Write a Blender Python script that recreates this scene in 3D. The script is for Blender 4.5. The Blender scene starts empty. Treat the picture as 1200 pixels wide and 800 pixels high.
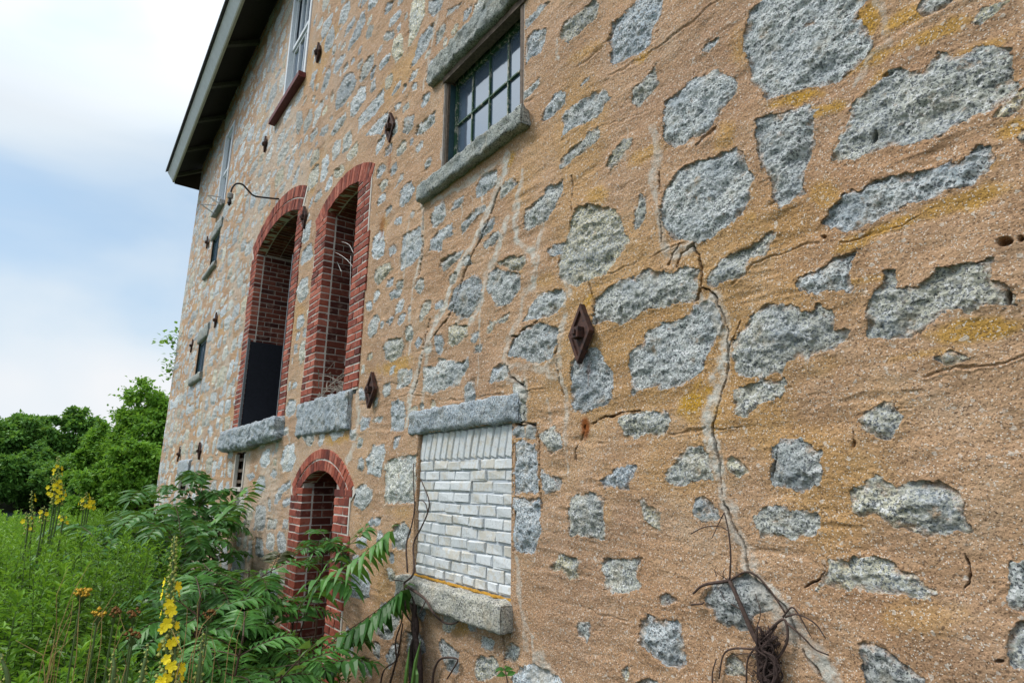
import bpy, math, random
import numpy as np
from mathutils import Vector, Matrix
random.seed(7); rng = np.random.default_rng(7)
scn = bpy.context.scene
COL = scn.collection
EYE = 1.6            # eye height above the ground at the wall
WN = 2.0             # distance from the eye to the wall plane

# ------------------------------------------------------------------ camera model
FPX, PIT, YAW, ROL = 693.0, math.radians(13.37), math.radians(36.95), math.radians(0.538)
_fh = np.array([math.cos(YAW), math.sin(YAW), 0]); _r = np.array([-math.sin(YAW), math.cos(YAW), 0]); _z = np.array([0, 0, 1.])
CF = math.cos(PIT)*_fh + math.sin(PIT)*_z
_u = math.cos(PIT)*_z - math.sin(PIT)*_fh
CR = math.cos(ROL)*_r + math.sin(ROL)*_u
CU = math.cos(ROL)*_u - math.sin(ROL)*_r
def ray(x, y): return CF*FPX + CR*(x-600) - CU*(y-400)
def W(x, y, D=WN):
    d = ray(x, y); return (d[0]/d[1]*D, d[2]/d[1]*D)
def B(X, N, Z): return Vector((X, -N, Z+EYE))          # wall frame -> world
def PN(x, y, N):
    d = ray(x, y)*(N/ray(x, y)[1]); return B(*d)
def PX(x, y, X):
    d = ray(x, y)*(X/ray(x, y)[0]); return B(*d)
def PD(x, y, D):
    d = ray(x, y); d = d*(D/np.linalg.norm(d)); return B(*d)

cam = bpy.data.cameras.new('camera'); camo = bpy.data.objects.new('camera', cam); COL.objects.link(camo)
def fl(v): return Vector((v[0], -v[1], v[2]))
m = Matrix((fl(CR), fl(CU), -fl(CF))).transposed().to_4x4(); m.translation = Vector((0, 0, EYE))
camo.matrix_world = m
cam.sensor_width = 36; cam.lens = 36*FPX/1200; cam.clip_start = 0.05; cam.clip_end = 2000
scn.camera = camo
scn.cycles.max_bounces = 5; scn.cycles.diffuse_bounces = 3; scn.cycles.glossy_bounces = 2; scn.cycles.transmission_bounces = 2
scn.render.resolution_x, scn.render.resolution_y = 1024, 682

# ------------------------------------------------------------------ numpy noise
def _hash(i, j, k):
    n = (i.astype(np.uint32)*np.uint32(374761393) + j.astype(np.uint32)*np.uint32(668265263) + k.astype(np.uint32)*np.uint32(2147483647-58))
    n = (n ^ (n >> np.uint32(13)))*np.uint32(1274126177)
    n = n ^ (n >> np.uint32(16))
    return (n & np.uint32(0xffff)).astype(np.float32)/65535.0
def vnoise(x, y, z=0.0):
    x, y, z = np.broadcast_arrays(np.asarray(x, np.float32), np.asarray(y, np.float32), np.asarray(z, np.float32))
    xi, yi, zi = np.floor(x), np.floor(y), np.floor(z)
    fx, fy, fz = x-xi, y-yi, z-zi
    fx = fx*fx*(3-2*fx); fy = fy*fy*(3-2*fy); fz = fz*fz*(3-2*fz)
    a, b, c = (q.astype(np.int64) + 100000 for q in (xi, yi, zi))
    def L(p, q, t): return p + (q-p)*t
    r0 = L(L(_hash(a, b, c), _hash(a+1, b, c), fx), L(_hash(a, b+1, c), _hash(a+1, b+1, c), fx), fy)
    if np.any(fz > 0):
        r1 = L(L(_hash(a, b, c+1), _hash(a+1, b, c+1), fx), L(_hash(a, b+1, c+1), _hash(a+1, b+1, c+1), fx), fy)
        r0 = L(r0, r1, fz)
    return r0*2-1
def fbm(x, y, z=None, o=4):
    s = 0; a = 1.0; t = 0
    for k in range(o):
        f = 2.03**k
        s = s + a*vnoise(x*f + 17.3*k, y*f - 9.1*k, float(k) if z is None else z*f + 3.7*k); t += a; a *= 0.5
    return s/t
def sstep(a, b, x):
    t = np.clip((x-a)/(b-a), 0, 1); return t*t*(3-2*t)

# ------------------------------------------------------------------ object helpers
LOC = {}
def thing(name, label, cat, loc=(0, 0, 0), group=None, kind=None):
    o = bpy.data.objects.new(name, None); COL.objects.link(o); o.location = loc; o.empty_display_size = 0.2
    o['label'] = label; o['category'] = cat
    if group: o['group'] = group
    if kind: o['kind'] = kind
    LOC[o.name] = Vector(loc)
    return o
def tag(o, label=None, cat=None, group=None, kind=None):
    if label: o['label'] = label
    if cat: o['category'] = cat
    if group: o['group'] = group
    if kind: o['kind'] = kind
    return o
def attach(o, parent):
    if parent is not None:
        o.parent = parent
        if parent.name in LOC: o.matrix_parent_inverse = Matrix.Translation(-LOC[parent.name])
def mesh_np(name, V, F, mats, parent=None, smooth=False, attrs=None, mi=None):
    """V (n,3) world, F list of tuples or (m,4)/(m,3) array"""
    me = bpy.data.meshes.new(name)
    V = np.asarray(V, np.float32)
    if isinstance(F, np.ndarray):
        k = F.shape[1]; ls = np.full(len(F), k, np.int32); idx = F.ravel().astype(np.int32)
    else:
        ls = np.array([len(f) for f in F], np.int32); idx = np.array([i for f in F for i in f], np.int32)
    me.vertices.add(len(V)); me.vertices.foreach_set('co', V.ravel())
    me.loops.add(len(idx)); me.loops.foreach_set('vertex_index', idx)
    me.polygons.add(len(ls)); me.polygons.foreach_set('loop_start', np.concatenate(([0], np.cumsum(ls)[:-1])).astype(np.int32))
    try: me.polygons.foreach_set('loop_total', ls)
    except Exception: pass
    if mi is not None: me.polygons.foreach_set('material_index', np.asarray(mi, np.int32))
    me.polygons.foreach_set('use_smooth', np.full(len(ls), bool(smooth)))
    for an, av in (attrs or {}).items():
        av = np.asarray(av, np.float32)
        if av.ndim == 1:
            a = me.attributes.new(an, 'FLOAT', 'POINT'); a.data.foreach_set('value', av)
        else:
            a = me.attributes.new(an, 'FLOAT_VECTOR', 'POINT'); a.data.foreach_set('vector', av.ravel())
    for mm in (mats if isinstance(mats, (list, tuple)) else [mats]): me.materials.append(mm)
    me.update(calc_edges=True); me.validate()
    o = bpy.data.objects.new(name, me); COL.objects.link(o); attach(o, parent)
    return o
class MB:
    def __init__(s): s.v = []; s.f = []; s.a = []; s.m = []
    def add(s, vs, fs, a=0.5, mi=0):
        b = len(s.v); s.v += [tuple(p) for p in vs]; s.f += [tuple(b+i for i in f) for f in fs]
        s.a += [a]*len(vs) if np.isscalar(a) else list(a); s.m += [mi]*len(fs)
    def box(s, lo, hi, a=0.5, mi=0):                       # world axis-aligned
        x0, y0, z0 = lo; x1, y1, z1 = hi
        s.add([(x0, y0, z0), (x1, y0, z0), (x1, y1, z0), (x0, y1, z0), (x0, y0, z1), (x1, y0, z1), (x1, y1, z1), (x0, y1, z1)],
              [(0, 3, 2, 1), (4, 5, 6, 7), (0, 1, 5, 4), (1, 2, 6, 5), (2, 3, 7, 6), (3, 0, 4, 7)], a, mi)
    def wbox(s, X0, X1, N0, N1, Z0, Z1, a=0.5, mi=0):      # wall frame
        s.box((X0, -N1, Z0+EYE), (X1, -N0, Z1+EYE), a, mi)
    def brick(s, c, u, v, n, w, h, d, a, inset=0.004, mi=0, jit=0.0015):
        c, u, v, n = Vector(c), Vector(u), Vector(v), Vector(n)
        vs = []
        for (k, ins) in ((-d, 0), (-inset, 0), (0, inset*0.9)):
            for sx, sy in ((-1, -1), (1, -1), (1, 1), (-1, 1)):
                j = Vector((random.uniform(-jit, jit), random.uniform(-jit, jit), random.uniform(-jit, jit)))
                vs.append(c + u*(sx*(w/2-ins)) + v*(sy*(h/2-ins)) + n*k + j)
        s.add(vs, [(0, 1, 5, 4), (1, 2, 6, 5), (2, 3, 7, 6), (3, 0, 4, 7), (4, 5, 9, 8), (5, 6, 10, 9), (6, 7, 11, 10), (7, 4, 8, 11), (8, 9, 10, 11)], a, mi)
    def tube(s, pts, r, seg=6, a=0.5, mi=0, cap=True):
        pts = [Vector(p) for p in pts]; n = len(pts)
        rr = [r]*n if np.isscalar(r) else list(r)
        vs = []; fs = []; up = Vector((0.13, 0.21, 0.97)); prev = None
        for i, p in enumerate(pts):
            t = (pts[min(i+1, n-1)]-pts[max(i-1, 0)])
            t = t.normalized() if t.length > 1e-9 else Vector((0, 0, 1))
            q = prev if prev is not None else up
            x = t.cross(q)
            if x.length < 1e-4: x = t.cross(Vector((1, 0, 0)))
            x.normalize(); y = x.cross(t).normalized(); prev = y
            for k in range(seg):
                an = 2*math.pi*k/seg
                vs.append(p + (x*math.cos(an) + y*math.sin(an))*rr[i])
        for i in range(n-1):
            for k in range(seg):
                fs.append((i*seg+k, i*seg+(k+1) % seg, (i+1)*seg+(k+1) % seg, (i+1)*seg+k))
        if cap:
            fs.append(tuple(range(seg-1, -1, -1))); fs.append(tuple((n-1)*seg+k for k in range(seg)))
        s.add(vs, fs, a, mi)
    def leaf(s, p, d, nrm, L, w, a=0.5, fold=0.25, droop=0.0, mi=0):
        d = d.normalized(); side = d.cross(nrm)
        if side.length < 1e-4: side = d.cross(Vector((1, 0, 0)))
        side.normalize(); nn = side.cross(d).normalized()
        m_ = p + d*(L*0.42) ; tip = p + d*L - Vector((0, 0, droop*L))
        l_ = m_ - side*(w/2) + nn*(fold*w/2); r_ = m_ + side*(w/2) + nn*(fold*w/2)
        l2 = p + d*(L*0.74) - side*(w*0.33) + nn*(fold*w*.3) - Vector((0, 0, droop*L*.45)); r2 = p + d*(L*0.74) + side*(w*0.33) + nn*(fold*w*.3) - Vector((0, 0, droop*L*.45))
        mm = p + d*(L*0.74) - Vector((0, 0, droop*L*.45))
        s.add([p, r_, r2, tip, l2, l_, m_, mm], [(0, 1, 6), (0, 6, 5), (1, 2, 7, 6), (6, 7, 4, 5), (2, 3, 7), (7, 3, 4)], a, mi)
    def build(s, name, mats, parent=None, smooth=False):
        return mesh_np(name, np.array([tuple(p) for p in s.v]), s.f, mats, parent, smooth, {'tint': np.array(s.a)}, s.m)
def catmull(pts, n=6):
    pts = [Vector(p) for p in pts]; out = []
    P = [pts[0]*2-pts[1]] + pts + [pts[-1]*2-pts[-2]]
    for i in range(1, len(P)-2):
        for k in range(n):
            t = k/n; a, b, c, d = P[i-1], P[i], P[i+1], P[i+2]
            out.append(0.5*((2*b) + (c-a)*t + (2*a-5*b+4*c-d)*t*t + (3*b-a-3*c+d)*t*t*t))
    out.append(pts[-1]); return out

# ------------------------------------------------------------------ materials
class NT:
    def __init__(s, name, rough=0.9):
        s.mat = bpy.data.materials.new(name); s.mat.use_nodes = True; s.t = s.mat.node_tree; s.n = s.t.nodes
        s.b = s.n['Principled BSDF']; s.b.inputs['Roughness'].default_value = rough
        s.b.inputs['Specular IOR Level'].default_value = 0.25
        s.pos = s.n.new('ShaderNodeNewGeometry').outputs['Position']
    def N(s, ty, **kw):
        n = s.n.new(ty)
        for k, v in kw.items(): setattr(n, k, v)
        return n
    def L(s, a, b): s.t.links.new(a, b)
    def scalev(s, v, sc):
        n = s.N('ShaderNodeVectorMath', operation='MULTIPLY'); s.L(v, n.inputs[0]); n.inputs[1].default_value = sc; return n.outputs[0]
    def noise(s, sc, det=4, rough=0.55, vec=None, dist=0.0):
        n = s.N('ShaderNodeTexNoise'); s.L(vec or s.pos, n.inputs['Vector']); n.inputs['Scale'].default_value = sc
        n.inputs['Detail'].default_value = det; n.inputs['Roughness'].default_value = rough; n.inputs['Distortion'].default_value = dist
        return n.outputs['Fac']
    def voro(s, sc, out='Distance', vec=None, rnd=1.0, feature='F1'):
        n = s.N('ShaderNodeTexVoronoi', feature=feature); s.L(vec or s.pos, n.inputs['Vector']); n.inputs['Scale'].default_value = sc; n.inputs['Randomness'].default_value = rnd
        return n.outputs[out]
    def ramp(s, f, stops, interp='LINEAR'):
        n = s.N('ShaderNodeValToRGB'); n.color_ramp.interpolation = interp; e = n.color_ramp.elements
        while len(e) < len(stops): e.new(0.5)
        for el, (p, c) in zip(e, stops):
            el.position = p; el.color = (c, c, c, 1) if np.isscalar(c) else (*c, 1)
        s.L(f, n.inputs[0]); return n.outputs[0]
    def mix(s, f, a, b, mode='MIX'):
        n = s.N('ShaderNodeMix', data_type='RGBA', blend_type=mode)
        for sock, v in ((n.inputs[0], f), (n.inputs[6], a), (n.inputs[7], b)):
            if hasattr(v, 'links'): s.L(v, sock)
            elif np.isscalar(v): sock.default_value = v
            else: sock.default_value = (*v, 1)
        return n.outputs[2]
    def math(s, op, a, b=0.0, clamp=False):
        n = s.N('ShaderNodeMath', operation=op); n.use_clamp = clamp
        for sock, v in ((n.inputs[0], a), (n.inputs[1], b)):
            if hasattr(v, 'links'): s.L(v, sock)
            else: sock.default_value = v
        return n.outputs[0]
    def attr(s, name, out='Fac'): return s.N('ShaderNodeAttribute', attribute_name=name).outputs[out]
    def sep(s, v):
        n = s.N('ShaderNodeSeparateXYZ'); s.L(v, n.inputs[0]); return n.outputs
    def base(s, c):
        if hasattr(c, 'links'): s.L(c, s.b.inputs['Base Color'])
        else: s.b.inputs['Base Color'].default_value = (*c, 1)
    def bump(s, h, dist, strength=1.0, prev=None):
        n = s.N('ShaderNodeBump'); n.inputs['Strength'].default_value = strength; n.inputs['Distance'].default_value = dist
        s.L(h, n.inputs['Height'])
        if prev is not None: s.L(prev, n.inputs['Normal'])
        return n.outputs['Normal']
    def setn(s, n): s.L(n, s.b.inputs['Normal'])

def granite_nodes(k, tone=None, val=None):
    """returns colour, height sockets for a speckled, rough granite"""
    big = k.noise(9, 3); fine = k.noise(120, 3, 0.7); fine2 = k.noise(210, 2, 0.6); mid = k.noise(45, 3, .6)
    gray = k.mix(k.ramp(big, [(.3, 0.0), (.7, 1.0)]), (.47, .565, .645), (.66, .715, .745))
    yel = k.mix(k.ramp(mid, [(.35, 0.0), (.65, 1.0)]), (.54, .49, .28), (.82, .75, .54))
    c = k.mix(tone, gray, yel) if tone is not None else gray
    v1 = k.sep(k.voro(125, 'Color')); v2 = k.sep(k.voro(230, 'Color'))
    c = k.mix(k.ramp(v1[0], [(.66, 0.0), (.74, .85)]), c, (.82, .83, .83))
    c = k.mix(k.ramp(v1[1], [(.76, 0.0), (.84, .8)]), c, (.13, .15, .17))
    c = k.mix(k.ramp(v2[0], [(.80, 0.0), (.86, .9)]), c, (.06, .066, .075))
    c = k.mix(k.ramp(fine, [(.32, .7), (.44, 0.0)]), c, (.12, .13, .14))
    c = k.mix(k.ramp(fine2, [(.56, 0.0), (.66, .7)]), c, (.74, .74, .72))
    c = k.mix(k.ramp(k.noise(20, 5, .7), [(.52, 0.0), (.66, .55)]), c, k.mix(tone, (.62, .63, .60), (.66, .58, .38)) if tone is not None else (.6, .6, .58))
    c = k.mix(k.ramp(k.noise(5, 3), [(.45, 0.0), (.7, .5)]), c, (.30, .36, .42))
    c = k.mix(k.ramp(k.noise(6.5, 5, .7), [(.54, 0.0), (.70, .6)]), c, (.50, .43, .31))
    if val is not None:
        v = k.math('ADD', k.math('MULTIPLY', val, 0.9), 0.58)
        n = k.N('ShaderNodeCombineColor')
        for q in range(3): k.L(v, n.inputs[q])
        c = k.mix(1.0, c, n.outputs[0], 'MULTIPLY')
    h = k.math('ADD', k.math('MULTIPLY', k.noise(38, 6, .72), 1.6), k.math('MULTIPLY', v1[2], 0.22))
    return c, h

def mat_wall():
    k = NT('weathered_stucco_and_granite', 0.93)
    sx = k.sep(k.attr('sa', 'Vector')); st, tone, val = sx[0], sx[1], sx[2]
    sy = k.sep(k.attr('sb', 'Vector')); lime, och, rust = sy[0], sy[1], sy[2]
    gc, gh = granite_nodes(k, tone, val)
    # stucco
    big = k.noise(1.6, 5, .6); mid = k.noise(9, 4, .6); grit = k.noise(190, 2, .65); grit2 = k.noise(320, 1, .5); strat = k.noise(1, 4, .6, k.scalev(k.pos, (5, 5, 28)))
    c = k.mix(k.ramp(big, [(.3, 0.0), (.72, 1.0)]), (.50, .29, .160), (.67, .435, .265))
    c = k.mix(k.ramp(strat, [(.42, 0.0), (.75, .45)]), c, (.36, .215, .125))
    c = k.mix(k.ramp(mid, [(.5, 0.0), (.8, .45)]), c, (.62, .43, .27))
    c = k.mix(k.ramp(k.noise(.8, 5, .65, k.scalev(k.pos, (1, 1, 1.8))), [(.48, 0.0), (.68, .55)]), c, (.42, .265, .175))
    c = k.mix(k.ramp(k.noise(3.1, 6, .7), [(.56, 0.0), (.74, .5)]), c, (.66, .50, .36))
    c = k.mix(k.math('MULTIPLY', och, k.ramp(mid, [(.25, .7), (.5, 1.0)])), c, k.mix(grit, (.46, .23, .03), (.72, .42, .06)))
    g1 = k.sep(k.voro(185, 'Color')); g2 = k.sep(k.voro(300, 'Color')); g3 = k.sep(k.voro(95, 'Color')); gd = k.voro(185, 'Distance')
    vv = k.math('ADD', k.math('MULTIPLY', g1[2], .22), .90); cn = k.N('ShaderNodeCombineColor')
    for q in range(3): k.L(vv, cn.inputs[q])
    c = k.mix(1.0, c, cn.outputs[0], 'MULTIPLY')
    c = k.mix(k.ramp(g1[0], [(.90, 0.0), (.94, .6)]), c, (.13, .08, .05))
    c = k.mix(k.ramp(g2[0], [(.92, 0.0), (.95, .7)]), c, (.10, .06, .04))
    c = k.mix(k.ramp(g2[1], [(.93, 0.0), (.95, .9)]), c, (.85, .78, .68))
    c = k.mix(k.ramp(g3[1], [(.975, 0.0), (.985, .6)]), c, (.80, .74, .66))
    c = k.mix(k.ramp(grit, [(.28, .4), (.40, 0.0)]), c, (.16, .09, .05))
    # limewash / patching mortar
    lc = k.mix(k.ramp(mid, [(.3, 0.0), (.7, 1.0)]), (.56, .53, .46), (.78, .75, .68))
    lc = k.mix(k.ramp(grit, [(.3, .6), (.42, 0.0)]), lc, (.2, .18, .15))
    edge = k.noise(60, 3, .6)
    sm = k.math('ADD', st, k.math('MULTIPLY', k.math('SUBTRACT', edge, .5), 0.35))
    sm = k.ramp(sm, [(.45, 0.0), (.55, 1.0)])
    sm = k.math('MULTIPLY', sm, k.ramp(k.noise(13, 6, .72), [(.60, 1.0), (.70, .25)]))
    film = k.math('SUBTRACT', k.math('MULTIPLY', k.math('SUBTRACT', k.noise(11, 6, .7), .43), .15), k.attr('sd'))   # mortar smeared over the stone edges
    sm = k.math('MULTIPLY', sm, k.ramp(k.math('MULTIPLY', film, 22.0), [(0.0, 1.0), (.55, .22)]))
    c = k.mix(sm, c, gc)
    lm = k.math('MULTIPLY', lime, k.ramp(k.noise(22, 5, .7), [(.36, .12), (.56, 1.0)]), True)
    c = k.mix(lm, c, lc)
    rc = k.math('MULTIPLY', rust, k.ramp(mid, [(.3, .4), (.6, 1.0)]), True)
    c = k.mix(rc, c, (.30, .09, .02))
    c = k.mix(k.attr('shade_dirt'), c, (.03, .023, .018))  # shade inside the cracks painted in, along with their dark earth
    k.base(c)
    hs = k.math('ADD', k.math('MULTIPLY', g1[1], .30), k.math('MULTIPLY', k.noise(75, 5, .7), 1.5))
    hm = k.mix(sm, hs, k.math('MULTIPLY', gh, 2.0))
    k.setn(k.bump(hm, 0.010, 0.9))
    return k.mat
def mat_granite(name, tint=(1, 1, 1), warm=0.0):
    k = NT(name, 0.92)
    n = k.N('ShaderNodeValue'); n.outputs[0].default_value = warm
    c, h = granite_nodes(k, n.outputs[0])
    c = k.mix(1.0, c, tint, 'MULTIPLY')
    lich = k.noise(14, 4, .7)
    c = k.mix(k.ramp(lich, [(.55, 0.0), (.72, .55)]), c, (.16, .16, .14))
    k.base(c); k.setn(k.bump(h, 0.014, 1.0)); return k.mat
def mat_brick(name='red_brick', dark=1.0):
    k = NT(name, 0.88); t = k.attr('tint')
    t = k.math('ADD', t, k.math('MULTIPLY', k.math('SUBTRACT', k.noise(5, 3), .5), .8))
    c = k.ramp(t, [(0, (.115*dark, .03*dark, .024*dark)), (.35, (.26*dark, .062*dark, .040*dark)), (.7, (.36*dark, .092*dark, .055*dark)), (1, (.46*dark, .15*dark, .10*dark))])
    n = k.noise(30, 5, .65)
    c = k.mix(k.ramp(n, [(.3, .65), (.5, 0.0)]), c, (.07, .03, .025))
    c = k.mix(k.ramp(k.noise(12, 4, .6), [(.55, 0.0), (.75, .45)]), c, (.5, .33, .26))
    k.base(c); k.setn(k.bump(k.noise(90, 4, .7), .004, .8)); return k.mat
def mat_mortar():
    k = NT('lime_mortar', .95)
    c = k.mix(k.noise(40, 4), (.50, .45, .40), (.74, .70, .64)); k.base(c); k.setn(k.bump(k.noise(120, 3), .003, .7)); return k.mat
def mat_whitebrick():
    k = NT('whitewashed_brick', .88); t = k.attr('tint')
    worn = k.math('ADD', k.noise(22, 5, .72), k.math('MULTIPLY', k.math('SUBTRACT', t, .5), .18))
    c = k.mix(k.ramp(worn, [(.47, 0.0), (.62, .75)]), (.64, .665, .68), (.57, .52, .43))
    c = k.mix(k.ramp(k.noise(70, 4, .7), [(.30, .8), (.44, 0.0)]), c, (.36, .37, .39))
    k.base(c); k.setn(k.bump(k.noise(80, 4, .65), .004, .7)); return k.mat
def mat_whitejoint():
    k = NT('grey_white_joint', .9)
    c = k.mix(k.noise(25, 4, .6), (.33, .365, .41), (.60, .63, .66)); k.base(c); k.setn(k.bump(k.noise(80, 4), .003, .7)); return k.mat
def mat_plain(name, col, rough=.7, var=.25, sc=30, metal=0.0, bump=.0015, spec=.3):
    k = NT(name, rough); k.b.inputs['Metallic'].default_value = metal; k.b.inputs['Specular IOR Level'].default_value = spec
    n = k.noise(sc, 4, .65)
    c = k.mix(k.ramp(n, [(.3, 0.0), (.7, 1.0)]), tuple(v*(1-var) for v in col), tuple(min(1, v*(1+var)) for v in col))
    k.base(c); k.setn(k.bump(n, bump, .6)); return k.mat
def mat_paint_peel(name, paint, under, cut=.55):
    k = NT(name, .6)
    n = k.noise(35, 5, .7, k.scalev(k.pos, (1, 1, .45)))
    c = k.mix(k.ramp(n, [(cut-.03, 0.0), (cut+.03, 1.0)]), paint, under); k.base(c); k.setn(k.bump(n, .002, .5)); return k.mat
def mat_rust():
    k = NT('rusty_iron', .75); k.b.inputs['Specular IOR Level'].default_value = .4
    c = k.mix(k.ramp(k.noise(28, 5, .65), [(.35, 0.0), (.7, 1.0)]), (.022, .013, .013), (.11, .042, .024))
    k.base(c); k.setn(k.bump(k.noise(120, 4, .7), .002, .7)); return k.mat
def mat_glass():
    k = NT('old_window_glass', .06); k.b.inputs['Specular IOR Level'].default_value = .9
    k.base((.09, .13, .19)); k.b.inputs['IOR'].default_value = 2.4
    k.setn(k.bump(k.noise(5, 2), .004, .35)); return k.mat
def mat_leaf(name, stops, trans=.3, rough=.5):
    k = NT(name, rough); k.b.inputs['Specular IOR Level'].default_value = .3
    t = k.attr('tint')
    c = k.ramp(t, stops)
    c = k.mix(k.ramp(k.noise(18, 3), [(.35, 0.0), (.75, .35)]), c, tuple(v*.55 for v in stops[0][1]))
    k.base(c)
    tr = k.N('ShaderNodeBsdfTranslucent'); mx = k.N('ShaderNodeMixShader'); mx.inputs[0].default_value = trans
    yc = k.mix(.5, c, (.22, .34, .03)); k.L(yc, tr.inputs['Color'])
    out = k.n['Material Output']
    k.L(k.b.outputs[0], mx.inputs[1]); k.L(tr.outputs[0], mx.inputs[2]); k.L(mx.outputs[0], out.inputs['Surface'])
    return k.mat

M = dict(
    wall=mat_wall(), granite=mat_granite('rough_granite_block', (.86, .88, .90)), granite_w=mat_granite('warm_granite_block', (1.0, .95, .88), .45), granite_l=mat_granite('mossy_granite_block', (.74, .75, .71), .25),
    brick=mat_brick(), brick_in=mat_brick('shaded_red_brick', .45), mortar=mat_mortar(), mortar_in=mat_plain('shaded_grey_mortar', (.42, .37, .33), .95), wbrick=mat_whitebrick(), wjoint=mat_whitejoint(),  # brick_in, mortar_in: shade of reveals and niche put into the colour
    rust=mat_rust(), glass=mat_glass(),
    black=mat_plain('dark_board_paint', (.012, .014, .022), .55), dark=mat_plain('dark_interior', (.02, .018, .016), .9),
    steel=mat_plain('dull_grey_steel', (.16, .17, .18), .5, metal=.0), white=mat_plain('white_window_paint', (.72, .76, .80), .5, .1),
    redwood=mat_plain('maroon_sill_paint', (.14, .035, .035), .6, .35), wood=mat_plain('weathered_grey_brown_wood', (.13, .095, .07), .8, .45, 40, bump=.003),
    green=mat_paint_peel('peeling_green_paint', (.030, .085, .045), (.42, .40, .33), .56), teal=mat_plain('dark_teal_paint', (.03, .07, .085), .5),
    fascia=mat_plain('pale_blue_grey_metal', (.78, .84, .88), .45, .08, 6), fasciab=mat_plain('pale_olive_trim', (.42, .42, .33), .6, .1), soffit=mat_plain('dark_soffit_boards', (.030, .028, .024), .9), rafter=mat_plain('dark_olive_rafter', (.07, .075, .055), .85),
    slate=mat_plain('roof_slate', (.08, .085, .09), .7), iron=mat_plain('black_pipe', (.02, .02, .022), .5), porcelain=mat_plain('grey_socket', (.30, .31, .30), .6),
    wire=mat_plain('galvanised_wire', (.45, .46, .46), .45), vine=mat_plain('dead_vine_bark', (.085, .056, .046), .9, .5, 60, bump=.003), vined=mat_plain('dark_root_bark', (.05, .032, .028), .9, .5, 60, bump=.003),
    twig=mat_plain('bleached_twig', (.36, .31, .26), .9, .4, 40), string=mat_plain('white_string', (.75, .73, .7), .8),
)
SKYX, SKYB, EXPO = 0.2, 0.76, 0.72
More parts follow.
